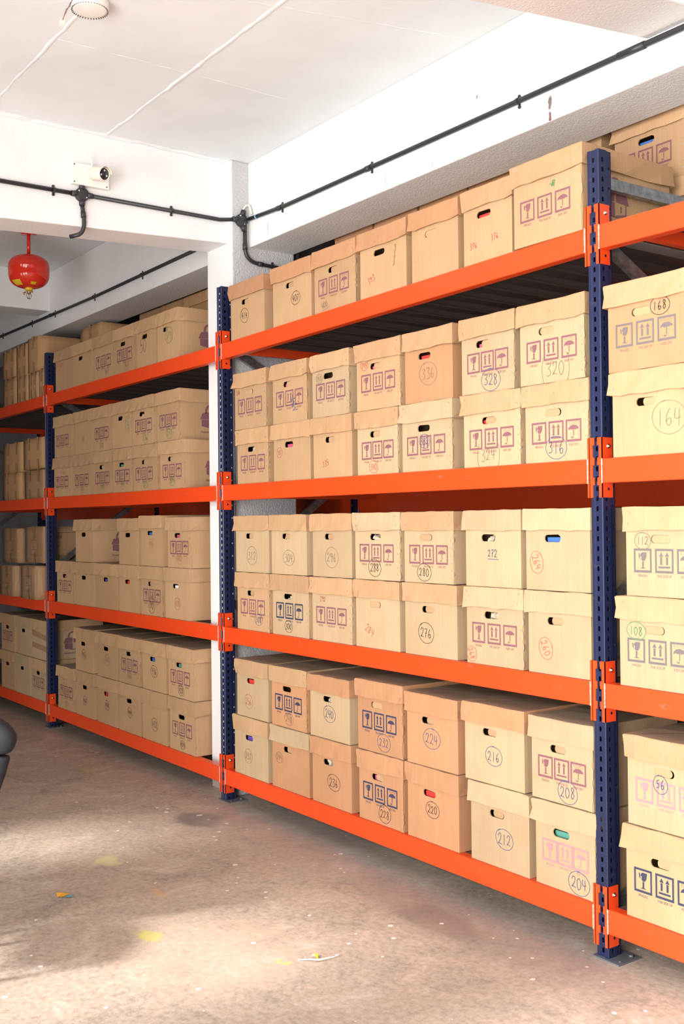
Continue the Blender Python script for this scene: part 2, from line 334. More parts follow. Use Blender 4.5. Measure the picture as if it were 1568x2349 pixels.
# ------------------------------------------------------------------ pallet racking
LV = [.192, 1.032, 1.872, 2.712]; PITCH = .0376; BH = .092; DEP = 1.05
PX = [-5.80, -2.90, 0.0, 2.88, 5.76]
def lift(i, j): return PITCH if (i == 3 and j == 3) else 0.0      # one hole higher on the near upright
PW, PD, PH = .056, .076, 3.058
def upright_mesh(h):
    """perforated open profile; front right arris on x=0,y=0; body towards -x,+y"""
    b = MB(); n = int(h / PITCH); z0 = h - n * PITCH
    def strip(pa, pb, hole=None, step=1, off=0.0, za=0.0):
        """vertical strip between plan points pa, pb; hole=(u0,u1,dz) perforation"""
        pa = Vector((pa[0], pa[1], 0)); pb = Vector((pb[0], pb[1], 0))
        P = lambda u, z: tuple(pa.lerp(pb, u) + Vector((0, 0, z)))
        if not hole: b.poly([P(0, 0), P(1, 0), P(1, h), P(0, h)]); return
        u0, u1, hz = hole; b.poly([P(0, 0), P(u0, 0), P(u0, h), P(0, h)]); b.poly([P(u1, 0), P(1, 0), P(1, h), P(u1, h)])
        zc = off; cu = (u0 + u1) / 2; du = (u1 - u0) / 2; last = 0.0; p = PITCH * step
        k = 0
        while zc + k * p + hz / 2 < h:
            c = zc + k * p; a0, a1 = c - hz / 2, c + hz / 2
            if a0 < 0: k += 1; continue
            q = .35 * du; e = .25 * hz
            b.poly([P(u0, last), P(u1, last), P(u1, a0), P(u0, a0)])
            b.poly([P(u0, a0), P(u0 + q, a0), P(u0, a0 + e)]); b.poly([P(u1 - q, a0), P(u1, a0), P(u1, a0 + e)])
            b.poly([P(u0, a1 - e), P(u0 + q, a1), P(u0, a1)]); b.poly([P(u1, a1 - e), P(u1, a1), P(u1 - q, a1)])
            last = a1; k += 1
        b.poly([P(u0, last), P(u1, last), P(u1, h), P(u0, h)])
    w, d = PW, PD
    strip((0, .003), (0, d * .62), (.33, .62, .019), 1, z0)
    strip((0, d * .62), (-.005, d * .68)); strip((-.005, d * .68), (-.005, d), (.35, .75, .010), 2, z0 + .01)
    strip((-.003, 0), (0, .003)); strip((-.015, 0), (-.003, 0)); strip((-.018, .004), (-.015, 0))
    strip((-w + .018, .004), (-.018, .004), (.24, .76, .019), 1, z0)
    strip((-w + .015, 0), (-w + .018, .004)); strip((-w + .003, 0), (-w + .015, 0)); strip((-w, .003), (-w + .003, 0))
    strip((-w, d * .62), (-w, .003), (.38, .67, .019), 1, z0)
    strip((-w + .005, d * .68), (-w, d * .62)); strip((-w + .005, d), (-w + .005, d * .68), (.25, .65, .010), 2, z0 + .01)
    strip((-.005, d), (-.017, d)); strip((-w + .017, d), (-w + .005, d))
    return b.mesh('upright')
UPF = upright_mesh(PH); UPS = upright_mesh(PH - .02)
plate = MB().box(-.066, .060, -.014, .112, 0, .006); plate.tube([(.035, .085, .006), (.035, .085, .013)], .009, 8); plate.tube([(.045, .010, .006), (.045, .010, .011)], .005, 8)
PLATE = plate.mesh('base_plate'); PLATEM = newmat('grey_base_plate', (.13, .14, .16), .5, metal=.2)
rack = tag(empty('pallet_rack', (0, 0, 0)), 'long navy and orange bolted pallet rack of four shelf levels holding all the boxes', 'rack')
def post(j, back):
    x = PX[j]; me = UPS if j == 3 else UPF
    o = link('upright', me, BLUE, rack); o['label'] = 'navy blue perforated steel upright'
    if back: o.location = (x, DEP, 0); o.scale = (1, -1, 1)
    else: o.location = (x, 0, 0)
    p = link('base_plate', PLATE, PLATEM, o)
    s = o.modifiers.new('thick', 'SOLIDIFY'); s.thickness = .002; s.offset = -1
for j in range(5):
    post(j, False); post(j, True)
CH, CU = .226, .080      # connector height, part above the beam top
def connector(beam, xe, side, zt, back):
    """side=+1: at the left end of a beam (upright on its left)"""
    b = MB(); t = .0035; z1 = zt + CU; z0 = z1 - CH; yy = (lambda y: DEP - y) if back else (lambda y: y)
    Y = lambda a, c: (min(yy(a), yy(c)), max(yy(a), yy(c)))
    if side > 0:    # wraps the right half of the front and the right side of the upright; xe = PX
        fl, fr = xe - .021, xe + t; sx = (xe + .0002, xe + t)
    else:           # wraps the left half; xe = PX
        fl, fr = xe - PW - .012, xe - PW + .021; sx = (xe - PW - t, xe - PW - .0002)
    edge = fl if side > 0 else fr; inner = fr if side > 0 else fl
    # front flange with hook notches along the free edge
    nz = 24; zs = [z0 + (z1 - z0) * i / nz for i in range(nz + 1)]
    n0 = 7 if True else 0
    for i in range(nz):
        zm = ((zs[i] + zs[i + 1]) / 2 - z0) / (PITCH * 2) ; fr_ = zm % 1.0
        cut = .0085 if fr_ < .62 else 0.0
        e = edge + cut if side > 0 else edge - cut
        a, c = sorted((e, inner)); ya, yb = Y(-t, -.0002); b.box(a, c, ya, yb, zs[i], zs[i + 1])
    ya, yb = Y(-t, .055); b.box(sx[0], sx[1], ya, yb, z0, z1)
    o = b.build('end_connector', ORANGE, beam); recalc(o)
    xb = sx[1] if side > 0 else sx[0]
    m = MB(); sgn = 1 if side > 0 else -1
    m.lathe([(.0085, 0), (.0085, .002), (.006, .0025), (.0055, .006), (.0035, .0065), (.003, .0095)], (xb, yy(.030), zt + .047), 10, (sgn, 0, 0))
    m.build('bolt', BOLT, beam)
    h = MB(); h.lathe([(.0055, 0), (.0055, .0007)], (xb, yy(.030), zt - BH - .022), 10, (sgn, 0, 0)); h.build('bolt_hole', BLK, beam)
    if not back:
        rnd = random.Random(int(xe * 100 + zt * 1000)); w = MB()
        for i in range(22):
            z = zt - BH + BH * (i + .5) / 22; xx = inner + (-.001 if side > 0 else .001); s = rnd.uniform(.0012, .0030)
            w.obox((xx, -.0045, z), (s, 0, 0), (0, .0015, 0), (0, rnd.uniform(-.001, .001), .0026))
        w.build('weld_bead', WELD, beam)
def beam(i, j, back):
    z0, z1 = LV[i] + lift(i, j), LV[i] + lift(i, j + 1); xa, xb = PX[j] + .0036, PX[j + 1] - PW - .0036
    ya, yb = (DEP - .046, DEP + .003) if back else (-.003, .046)
    b = MB(); st = .012                      # stepped box section: the deck rests on a ledge
    hb = .168 if (back and i) else BH; prof = [(ya, 0), (yb, 0), (yb, -hb), (ya, -hb)]
    for (a, c) in ((0, 1), (1, 2), (2, 3), (3, 0)):
        p, q = prof[a], prof[c]
        b.poly([(xa, p[0], z0 + p[1]), (xb, p[0], z1 + p[1]), (xb, q[0], z1 + q[1]), (xa, q[0], z0 + q[1])])
    b.poly([(xa, p[0], z0 + p[1]) for p in prof]); b.poly([(xb, p[0], z1 + p[1]) for p in reversed(prof)])
    o = b.build('beam', ORANGE, rack); recalc(o); bev(o, .004, 2); o['label'] = 'orange painted steel shelf beam'
    connector(o, PX[j], 1, z0, back); connector(o, PX[j + 1], -1, z1, back)
def deck(i, j):
    z0, z1 = LV[i] + lift(i, j), LV[i] + lift(i, j + 1); b = MB(); n = 14; xa, xb = PX[j] + .012, PX[j + 1] - PW - .012; w = (xb - xa) / n
    for k in range(n):
        x = xa + k * w; x2 = x + w - .003
        if j == 1 and x2 > -.385: continue
        t = (x + w / 2 - xa) / (xb - xa); z = z0 + (z1 - z0) * t - .0015
        b.box(x, x2, .047, DEP - .047, z - .0015, z)
        for xx in (x, x2 - .0015): b.box(xx, xx + .0015, .047, DEP - .047, z - .032, z - .0015)
        for xx in (x + .0015, x2 - .0115): b.box(xx, xx + .010, .047, DEP - .047, z - .032, z - .0305)
        b.box(x + .02, x2 - .02, .008, .047, z, z + .0012) if k % 1 == 0 else None
    o = b.build('deck', DECKM, rack); o['label'] = 'galvanised steel deck panels'
for j in range(4):
    for i in range(4):
        beam(i, j, False); beam(i, j, True); deck(i, j)
def tie(i, j):
    for fx in (.060,):
        x = PX[j] + fx * (PX[j + 1] - PX[j])
        if j == 1 and x > -.40: x = -.42
        z = LV[i] + lift(i, j) + (lift(i, j + 1) - lift(i, j)) * fx - .034
        MB().box(x - .016, x + .016, .048, DEP - .048, z - .050, z).build('cross_tie', ORANGE, rack)
for j in range(4):
    for i in range(4): tie(i, j)
def brace(x, y0, z0, y1, z1):
    b = MB(); p = Vector((x, y0, z0)); q = Vector((x, y1, z1)); d = (q - p) / 2; n = Vector((1, 0, 0)).cross(d).normalized(); c = (p + q) / 2
    b.obox(c, (.0012, 0, 0), d, n * .022); b.obox(c + n * .021 - Vector((.012, 0, 0)), (.012, 0, 0), d, n * .0012); b.obox(c - n * .021 - Vector((.012, 0, 0)), (.012, 0, 0), d, n * .0012)
    o = b.build('brace', GALV, rack); o['label'] = 'galvanised cross brace'
    for s, (yy, zz) in ((1, (y0, z0)), (-1, (y1, z1))):
        e = MB(); e.lathe([(.010, 0), (.010, .004), (.007, .005), (.006, .012)], (x + .001, yy, zz), 8, (1, 0, 0)); e.build('brace_bolt', BOLT, o)
for j in range(5):
    x = PX[j] - .028
    for (a, c, d, e) in ((.07, 2.928, .98, 2.935), (.07, 2.70, .98, 2.235), (.98, 1.97, .07, 1.30), (.07, 1.17, .98, .66), (.98, .56, .07, .16), (.07, .13, .98, .13)):
        brace(x, a, c, d, e)
# ------------------------------------------------------------------ drawn figures
DG = {'0': [[(.5, 1), (.15, .8), (.1, .35), (.4, 0), (.8, .25), (.85, .7), (.5, 1)]],
 '1': [[(.5, 1), (.45, 0)]], '2': [[(.1, .75), (.35, 1), (.75, .9), (.7, .55), (.3, .2), (.08, .05), (.35, .1), (.9, .02)]],
 '3': [[(.15, .95), (.7, 1), (.75, .8), (.4, .58), (.75, .45), (.8, .15), (.45, 0), (.08, .05)]],
 '4': [[(.25, 1), (.15, .5), (.5, .42), (.9, .5)], [(.75, .95), (.65, 0)]], '5': [[(.8, 1), (.3, .97), (.22, .55), (.65, .6), (.8, .3), (.5, 0), (.1, .05)]],
 '6': [[(.65, 1), (.3, .7), (.15, .3), (.4, 0), (.75, .15), (.7, .42), (.35, .4), (.18, .25)]],
 '7': [[(.1, .95), (.85, 1), (.5, .5), (.4, 0)], [(.3, .5), (.75, .52)]],
 '8': [[(.7, .85), (.4, 1), (.2, .8), (.5, .55), (.8, .3), (.5, 0), (.18, .2), (.45, .52), (.75, .75), (.7, .88)]],
 '9': [[(.75, .75), (.45, .6), (.2, .75), (.4, 1), (.75, .9), (.75, .5), (.55, 0)]],
 'v': [[(.1, .9), (.35, 0), (.95, 1)]], ' ': [], '~': [[(0, .5), (.5, .6), (.9, .3), (1.2, 1), (.9, .1), (1.6, .7), (1.7, .1), (2.2, 1.0)]]}
def smooth(pts, n=3):
    if len(pts) < 3: return pts
    out = []
    for i in range(len(pts) - 1):
        p0 = pts[max(i - 1, 0)]; p1 = pts[i]; p2 = pts[i + 1]; p3 = pts[min(i + 2, len(pts) - 1)]
        for k in range(n):
            t = k / n
            out.append(tuple(.5 * (2 * p1[a] + (p2[a] - p0[a]) * t + (2 * p0[a] - 5 * p1[a] + 4 * p2[a] - p3[a]) * t * t + (3 * p1[a] - p0[a] - 3 * p2[a] + p3[a]) * t ** 3) for a in (0, 1)))
    out.append(pts[-1]); return out
def write_number(txt, cx, cz, h, circle, w, rnd, slant=0.0, vert=False):
    b = MB(); adv = h * .62; n = len(txt); x0 = -adv * n / 2; c, s = math.cos(slant), math.sin(slant)
    if vert: c, s = math.cos(-1.2), math.sin(-1.2)
    def T(p): return (cx + p[0] * c - p[1] * s, cz + p[0] * s + p[1] * c)
    for i, ch in enumerate(txt):
        jz = rnd.uniform(-.06, .06) * h; sc = rnd.uniform(.88, 1.08)
        for st in DG.get(ch, []):
            pts = smooth([(x0 + i * adv + px * h * .55 * sc, (pz - .5) * h * sc + jz) for px, pz in st]); b.ribbon([T(p) for p in pts], w)
    if circle == 'O':
        rx, rz = max(adv * n * .62, h * .9) * rnd.uniform(.95, 1.08), h * rnd.uniform(.98, 1.2); a0 = rnd.uniform(1.5, 2.5); pts = []
        for k in range(33):
            a = a0 - 2 * math.pi * 1.04 * k / 32; q = 1 + .05 * math.sin(a * 2 + a0) + .0015 * k; pts.append((rx * q * math.cos(a), rz * q * math.sin(a)))
        b.ribbon([T(p) for p in pts], w * .8)
    elif circle == '(':
        for sg in (-1, 1):
            pts = [(sg * (adv * n * .55 + h * .35 * math.cos(a)), h * 1.1 * math.sin(a)) for a in [(-1.3 + 2.6 * k / 12) for k in range(13)]]; b.ribbon([T(p) for p in pts], w * .8)
    elif circle == '_': b.ribbon([T((x0, -h * .75)), T((-x0 + h * .3, -h * .8))], w)
    return b
_sym = {}
def symbols_mesh(W):
    """FRAGILE / THIS SIDE UP / KEEP DRY marks, local x centred on the face, z measured from the box top"""
    if W in _sym: return _sym[W]
    b = MB(); cw, ch, y = .079, .087, 0.0
    pt = min(.094, (W - .034 - .036 - .079) / 2); xs = [-W / 2 + .034 + i * pt for i in range(3)]; zt = -.148
    def Q(x, z, pts): b.poly([(x + px * cw, y, z - ch + pz * ch) for px, pz in pts])
    for i, x in enumerate(xs):
        z = zt; t = .095; tv = .10
        Q(x, z, [(0, 0), (1, 0), (1, tv), (0, tv)]); Q(x, z, [(0, 1 - tv * .9), (1, 1 - tv * .9), (1, 1), (0, 1)])
        Q(x, z, [(0, tv), (t, tv), (t, 1 - tv * .9), (0, 1 - tv * .9)]); Q(x, z, [(1 - t, tv), (1, tv), (1, 1 - tv * .9), (1 - t, 1 - tv * .9)])
        if i == 0:
            Q(x, z, [(.30, .84), (.41, .80), (.36, .72), (.44, .64), (.40, .56), (.50, .47), (.62, .50), (.70, .62), (.73, .84), (.46, .84), (.42, .80), (.34, .82)])
            Q(x, z, [(.27, .80), (.33, .80), (.36, .62), (.33, .56), (.28, .66)])
            Q(x, z, [(.47, .46), (.57, .46), (.56, .22), (.68, .17), (.34, .17), (.47, .22)])
        elif i == 1:
            for ox in (.24, .56):
                Q(x, z, [(ox + .04, .34), (ox + .15, .34), (ox + .15, .66), (ox + .04, .66)]); Q(x, z, [(ox - .02, .68), (ox + .21, .68), (ox + .095, .86)])
            Q(x, z, [(.18, .20), (.82, .20), (.82, .28), (.18, .28)])
        else:
            Q(x, z, [(.18, .52)] + [(.5 + .33 * math.cos(a), .54 + .20 * math.sin(a)) for a in [math.pi - math.pi * k / 10 for k in range(11)]] + [(.70, .56), (.60, .52), (.5, .56), (.40, .52), (.30, .56)])
            Q(x, z, [(.475, .26), (.525, .26), (.525, .55), (.475, .55)])
            hk = [(.5, .27), (.49, .20), (.42, .17), (.35, .20), (.34, .27)]
            for k in range(len(hk) - 1):
                (a0, b0), (a1, b1) = hk[k], hk[k + 1]; d = .028; Q(x, z, [(a0, b0 - d), (a1, b1 - d), (a1, b1 + d), (a0, b0 + d)])
            rr = random.Random(5)
            for k in range(26):
                px, pz = rr.uniform(.2, .8), rr.uniform(.76, .87); Q(x, z, [(px, pz), (px + .022, pz), (px + .035, pz + .022), (px + .010, pz + .022)])
        cap = ('FRAGILE', 'THIS SIDE UP', 'KEEP DRY')[i]
        for poly in text_polys(cap, .0135, .82): b.poly([(x + cw / 2 + px, y, z - ch - .0155 + pz) for px, pz in poly])
    _sym[W] = b; return b
def lock_mesh(full):
    """padlock-box emblem for a side face: drawn in the plane x=0, running along +y"""
    b = MB(); s = .0011
    def Q(pts): b.poly([(0, p[0] * s, p[1] * s) for p in pts])
    n = 14
    for k in range(n):
        a0, a1 = math.pi * k / n, math.pi * (k + 1) / n; c = (78, 92)
        Q([(c[0] - 40 * math.cos(a0), c[1] + 38 * math.sin(a0)), (c[0] - 40 * math.cos(a1), c[1] + 38 * math.sin(a1)), (c[0] - 28 * math.cos(a1), c[1] + 26 * math.sin(a1)), (c[0] - 28 * math.cos(a0), c[1] + 26 * math.sin(a0))])
    Q([(38, 92), (50, 92), (50, 78), (38, 76)]); Q([(106, 92), (118, 92), (118, 76), (106, 79)])
    Q([(20, 78), (74, 84), (72, 44), (4, 40)]); Q([(82, 84), (136, 76), (152, 38), (84, 44)])
    Q([(14, 38), (74, 41), (76, -12), (14, 0)])
    Q([(76, -12), (82, -13), (138, -1), (138, 5), (80, -5)]); Q([(132, 40), (138, 40), (138, 0), (132, 2)])
    Q([(104, 8), (114, 9), (111, 18), (115, 26), (109, 31), (103, 26), (107, 18)])
    for p in text_polys('Household Storage', .0215, .92): b.poly([(0, px + .078 * 1.1, pz - .043) for px, pz in p])
    return b
def lettering_mesh():
    b = MB()
    if True:
        for t, yy, zz, sz in (('CALL : +91 98', .262, .000, .026), ('WWW.', .222, -.036, .030), ('for storage', .330, .040, .022)):
            for p in text_polys(t, sz, .85): b.poly([(0, px + yy, pz + zz) for px, pz in p])
    return b
_lock = {}
# ------------------------------------------------------------------ archive boxes
LIDH = .086
def body_bm(W, H, D, handle, rnd, ragged):
    b = MB(); hx, hz, ht = -.022 + rnd.uniform(-.008, .008), H - .118 + .004, .0150; hw = .043
    x0, x1 = -W / 2, W / 2; jb = lambda: rnd.uniform(-.0015, .0015)
    if handle:
        cx0, cx1, cz0, cz1 = hx - hw - .006, hx + hw + .006, hz - ht - .006, hz + ht + .006
        ring = []; out = []
        for k in range(16):
            a = 2 * math.pi * (k + .5) / 16; c, s = math.cos(a), math.sin(a); sx = 1 if c > 0 else -1
            tear = rnd.uniform(-.0015, .002) if (handle in 'o' and s > 0) else 0
            ring.append((hx + sx * (hw - ht) + c * ht, hz + s * ht + tear))
        # map to cell border
            u, v_ = c / max(abs(c), abs(s)), s / max(abs(c), abs(s)); out.append((hx + u * (hw + .006), hz + v_ * (ht + .006)))
        for k in range(16):
            k2 = (k + 1) % 16; b.poly([(out[k][0], 0, out[k][1]), (out[k2][0], 0, out[k2][1]), (ring[k2][0], 0, ring[k2][1]), (ring[k][0], 0, ring[k][1])][::-1])
            b.poly([(ring[k][0], 0, ring[k][1]), (ring[k2][0], 0, ring[k2][1]), (ring[k2][0], .005, ring[k2][1]), (ring[k][0], .005, ring[k][1])])
        for q in ((3, 4), (7, 8), (11, 12), (15, 0)):   # corners of the cell
            pass
        for (ka, kb, cx, cz) in ((1, 2, cx1, cz1), (5, 6, cx0, cz1), (9, 10, cx0, cz0), (13, 14, cx1, cz0)):
            b.poly([(out[ka][0], 0, out[ka][1]), (out[kb][0], 0, out[kb][1]), (cx, 0, cz)])
        for q in (((x0, 0), (x1, 0), (x1, cz0), (x0, cz0)), ((x0, cz1), (x1, cz1), (x1, H), (x0, H)), ((x0, cz0), (cx0, cz0), (cx0, cz1), (x0, cz1)), ((cx1, cz0), (x1, cz0), (x1, cz1), (cx1, cz1))):
            b.poly([(p[0], 0, p[1]) for p in q])
    else: b.poly([(x0, 0, 0), (x1, 0, 0), (x1, 0, H), (x0, 0, H)])
    bul = rnd.uniform(.000, .004)
    for (xa, sg) in ((x0, -1), (x1, 1)):        # slightly bulging sides
        ys = [0, D * .3, D * .6, D]; zs = [0, H * .35, H * .7, H]
        P = [[(xa + sg * bul * math.sin(math.pi * y / D) * math.sin(math.pi * z / H), y, z) for z in zs] for y in ys]
        for i in range(3):
            for j in range(3): b.poly([P[i][j], P[i + 1][j], P[i + 1][j + 1], P[i][j + 1]] if sg > 0 else [P[i][j], P[i][j + 1], P[i + 1][j + 1], P[i + 1][j]], True)
    b.poly([(x0, D, 0), (x0, D, H), (x1, D, H), (x1, D, 0)]); b.poly([(x0, 0, 0), (x0, D, 0), (x1, D, 0), (x1, 0, 0)]); b.poly([(x0, 0, H), (x1, 0, H), (x1, D, H), (x0, D, H)])
    if ragged:   # glued joint flap with a torn edge down the right-hand corner
        n = 22; prev = None
        for k in range(n + 1):
            z = H * .985 * k / n; xo = x1 + rnd.uniform(-.004, .0045); xi = x1 - .026 + rnd.uniform(-.0006, .0006)
            if prev:
                a, c, zz = prev; b.poly([(c, -.0028, zz), (a, -.0034, zz), (xo, -.0034, z), (xi, -.0028, z)]); b.poly([(a, -.0034, zz), (a - .001, .003, zz), (xo - .001, .003, z), (xo, -.0034, z)]); b.poly([(c, -.0028, zz), (xi, -.0028, z), (xi, 0, z), (c, 0, zz)])
            prev = (xo, xi, z)
    return b
def lid_bm(W, D, H, rnd, rough=1.0):
    b = MB(); n = 7; per = []
    corners = [(-W / 2, 0), (W / 2, 0), (W / 2, D), (-W / 2, D)]
    for c in range(4):
        p, q = corners[c], corners[(c + 1) % 4]
        for k in range(n): per.append((p[0] + (q[0] - p[0]) * k / n, p[1] + (q[1] - p[1]) * k / n, c, k))
    N = len(per); cx, cy = 0, D / 2; rows = []
    for r_, (zz, off, amp) in enumerate(((H, -.003, .0008), (H - .004, 0, .0010), (H * .5, .0005, .0018), (0, .0015, .0036))):
        row = []
        for (x, y, c, k) in per:
            nx = (1 if x > W / 2 - 1e-4 else -1 if x < -W / 2 + 1e-4 else 0); ny = (1 if y > D - 1e-4 else -1 if y < 1e-4 else 0)
            j = rnd.uniform(-1, 1) * amp * rough; cc = 1.8 if k in (0,) else 1.0
            dz = rnd.uniform(-1, 1) * (.0028 if zz == 0 else .0012 if r_ < 2 else .001) * rough * cc
            row.append((x + nx * (off + j * cc), y + ny * (off + j * cc), zz + dz))
        rows.append(row)
    for a, c in ((0, 1), (1, 2), (2, 3)):
        for k in range(N):
            k2 = (k + 1) % N; b.poly([rows[c][k], rows[c][k2], rows[a][k2], rows[a][k]])
    cen = (0, D / 2, H - rnd.uniform(0, .003))
    for k in range(N): b.poly([rows[0][k], rows[0][(k + 1) % N], cen])
    return b
_flap = {}
def flap_mesh(kind):
    if kind not in _flap:
        b = MB(); hw, ht = .043, .0150; pts = []
        sc = .95 if kind == 'c' else .74
        for k in range(16):
            a = 2 * math.pi * (k + .5) / 16; c, s = math.cos(a), math.sin(a); sx = 1 if c > 0 else -1
            pts.append(((sx * (hw - ht) + c * ht) * sc + (hw * (1 - sc) if kind != 'c' else .0012), s * ht * (.97 if kind != 'c' else .96)))
        y = .006 if kind == 'f' else .0008
        b.poly([(p[0], y + (p[0] * -.06 if kind == 'f' else 0), p[1]) for p in pts]); _flap[kind] = b.mesh('handle_flap')
    return _flap[kind]
st1 = MB(); st1.obox((0, 0, 0), (.0058, 0, 0), (0, .0009, 0), (0, 0, .0012)); STP = st1.mesh('staple')
BOXN = 0
def archive_box(x1, x2, z, H, y=0.0, tone='m', lid='l', sym=None, num=None, ink='k', circ='O', npos=None, nh=.030, handle='o', fill=None,
                label='', group='archive boxes on the pallet rack', place='', lock=0, rz=None, depth=.50, staples=None, slant=0.0, vert=False, lidh=LIDH, scrib=None, mark=None, plain=False):
    global BOXN; BOXN += 1; rnd = random.Random(BOXN * 7 + 3)
    LW = x2 - x1; W = LW - .022; D = depth - .022
    t = empty('archive_box', ((x1 + x2) / 2, y, z), (rnd.uniform(-.004, .004) if rz is None else rz))
    tag(t, label, 'box', group)
    BHt = H - .0045
    hk = handle if handle in ('o', 'f', 'c') else None
    o = body_bm(W, BHt, D, hk, rnd, bool(sym)).build('body', K[tone], t, (0, .011, 0))
    l = lid_bm(LW, depth, lidh, rnd, 1.15 if not plain else .6).build('lid', K[lid], t, (0, 0, H - lidh))
    l.rotation_euler = (rnd.uniform(-.003, .003), rnd.uniform(-.005, .005), 0); l.location.z -= .001
    m = l.modifiers.new('board', 'SOLIDIFY'); m.thickness = .0035; m.offset = -1
    hxz = None
    if hk in ('f', 'c'):
        f = link('handle_flap', flap_mesh(hk), K[tone], t); f.location = (-.022, .012, BHt - .114)
    if fill:
        fx = t.location.x - .018; fz = z + BHt - .114
        q = MB(); q.box(-.050, .050, 0, .10, -.10 if fill != 'p' else -.05, .004 if fill != 'p' else .012)
        if fill == 'p':
            q = MB(); rr = random.Random(BOXN)
            for k in range(14): q.obox((rr.uniform(-.03, .03), .005 + rr.uniform(0, .02), rr.uniform(-.03, .004)), (rr.uniform(.006, .016), 0, rr.uniform(-.01, .01)), (0, .01, 0), (rr.uniform(-.004, .004), .003, .007))
        fo = q.build('file_folder' if fill != 'p' else 'crumpled_paper', FILL[fill], None, (fx, y + .030, fz))
        nm = 'box, ' + place if place else 'upper back row box behind the tallest top shelf box'
        if fill == 'p': tag(fo, 'crumpled paper in hole of ' + nm, 'paper', 'papers seen through handle holes')
        else: tag(fo, FNAME[fill] + ' file in hole of ' + nm, 'file', 'files seen through handle holes')
    if sym:
        sm = symbols_mesh(round(W, 2)); q = sm.mesh('printed_symbols'); s = link('printed_symbols', q, INK[sym], t, (0, .0103, BHt)); s['label'] = {'P': 'purple', 'B': 'navy blue', 'F': 'faded purple', 'G': 'grey'}[sym] + ' printed fragile, this side up and keep dry marks'
    if num:
        px, pz = npos if npos else ((-.01, .085) if not sym else (-.01, .052))
        words = num.split(' ')
        for wi, word in enumerate(words):
            w = write_number(word, px + (wi - (len(words) - 1) / 2) * .13, pz + wi * .012, nh, circ, .0026 if ink in 'kug' else .0021, rnd, slant, vert)
            w.build('handwriting', INK[ink], t, (0, .0096, 0))
    if lock:
        if lock not in _lock: _lock[lock] = lock_mesh(lock == 2).mesh('printed_emblem')
        e = link('printed_emblem', _lock[lock], INK['P'], t, (W / 2 + .0052, .15 if lock == 1 else .11, .088)); e['label'] = 'purple padlock and carton emblem'
        if lock == 2: lettering_mesh().build('printed_lettering', INK['P'], t, (W / 2 + .0052, .11, .088))
    sp = staples if staples is not None else (1 if sym else 0)
    if not plain:
        pts = []
        if sp:
            for k in range(6): pts.append((W / 2 - .012 + rnd.uniform(-.003, .003), .0068, .03 + k * (BHt - LIDH - .04) / 6, .8 + rnd.uniform(-.3, .3)))
            for (sx, k) in ((-1, 0), (-1, 1), (1, 0), (1, 1)): pts.append((sx * (LW / 2 - .018 - rnd.uniform(0, .02)), -.0022, H - .020 - k * .042, .9 + rnd.uniform(-.4, .4)))
            if sp > 1: pts.append((0, -.0022, H - .045, .7))
            for (px, py, pz, a) in pts:
                so = link('staple', STP, STAPLE, t, (px, py, pz)); so.rotation_euler = (0, a, 0)
    return t
# rows: (x1, x2) lid extents in metres, shelf level, tier
Z1, Z2 = .338, .331
def shelfz(i, x): return LV[i] + (PITCH * x / 2.88 if (i == 3 and x > 0) else 0) + .0012
LVN = ['bottom shelf', 'second shelf up', 'third shelf up', 'top shelf']
ORD = ['first', 'second', 'third', 'fourth', 'fifth', 'sixth', 'seventh', 'eighth']
def row(i, tier, recs, ref=None, first=0, side='right'):
    for k, rc in enumerate(recs):
        if rc is None: continue
        x1, x2, kw = rc; z = shelfz(i, (x1 + x2) / 2)
        h1 = kw.pop('h1', (.338, .330, .313, .323)[i]); H = kw.pop('H', h1 if tier == 0 else (.327, .325, .327, .323)[i])
        if tier: z += h1 + .0015
        rf = ref or ('near upright' if x1 > 2.88 else 'middle upright' if x1 > 0 else 'far upright')
        n = k + first if rf != 'far upright' or x1 > -2.9 else len(recs) - 1 - k
        lv = 'top shelf' if i == 3 else ('bottom', 'second', 'third')[i] + ' shelf ' + ('upper row' if tier else 'lower row')
        sd = 'left' if x1 < -2.9 else 'right'
        place = '%s, %s %s of %s' % (lv, ORD[n], sd, rf)
        kw['place'] = place; kw['label'] = kw['label'] + ', ' + place
        archive_box(x1, x2, z, H, **kw)
def B(x1, x2, label, **kw): kw['label'] = label; return (x1, x2, kw)
# middle bay, top shelf
row(3, 0, [
 B(.085, .482, 'box with 414 in black circle', num='414', circ='O', handle='f', tone='m', lid='o', npos=(-.03, .125), nh=.036),
 B(.552, .951, 'box with 407 in black circle', num='407', handle='f', lid='o', npos=(.04, .125), nh=.036, tone='m'),
 B(.960, 1.344, 'box with purple marks and scrawled 400', sym='P', num='400', ink='s', circ='_', slant=.25, handle='f', npos=(-.09, .035), nh=.030, tone='m', lid='o'),
 B(1.358, 1.738, 'box with faint red number', num='393', ink='r', circ='', npos=(-.09, .085), slant=.35, handle='o', lid='o', tone='m', scrib=1),
 B(1.757, 2.095, 'plain box with creased handle', handle='c', tone='m', lid='o'),
 B(2.110, 2.425, 'box with faint red 376 twice', num='376 376', ink='r', circ='', nh=.026, npos=(-.02, .080), slant=.05, handle='o', fill='r', tone='m'),
 B(2.434, 2.817, 'tall box with green scribble', sym='P', num='~7', ink='g', circ='', npos=(.03, .215), nh=.024, handle='n', y=-.018, lock=2, H=.335, depth=.55, tone='m', lid='l', staples=1)])
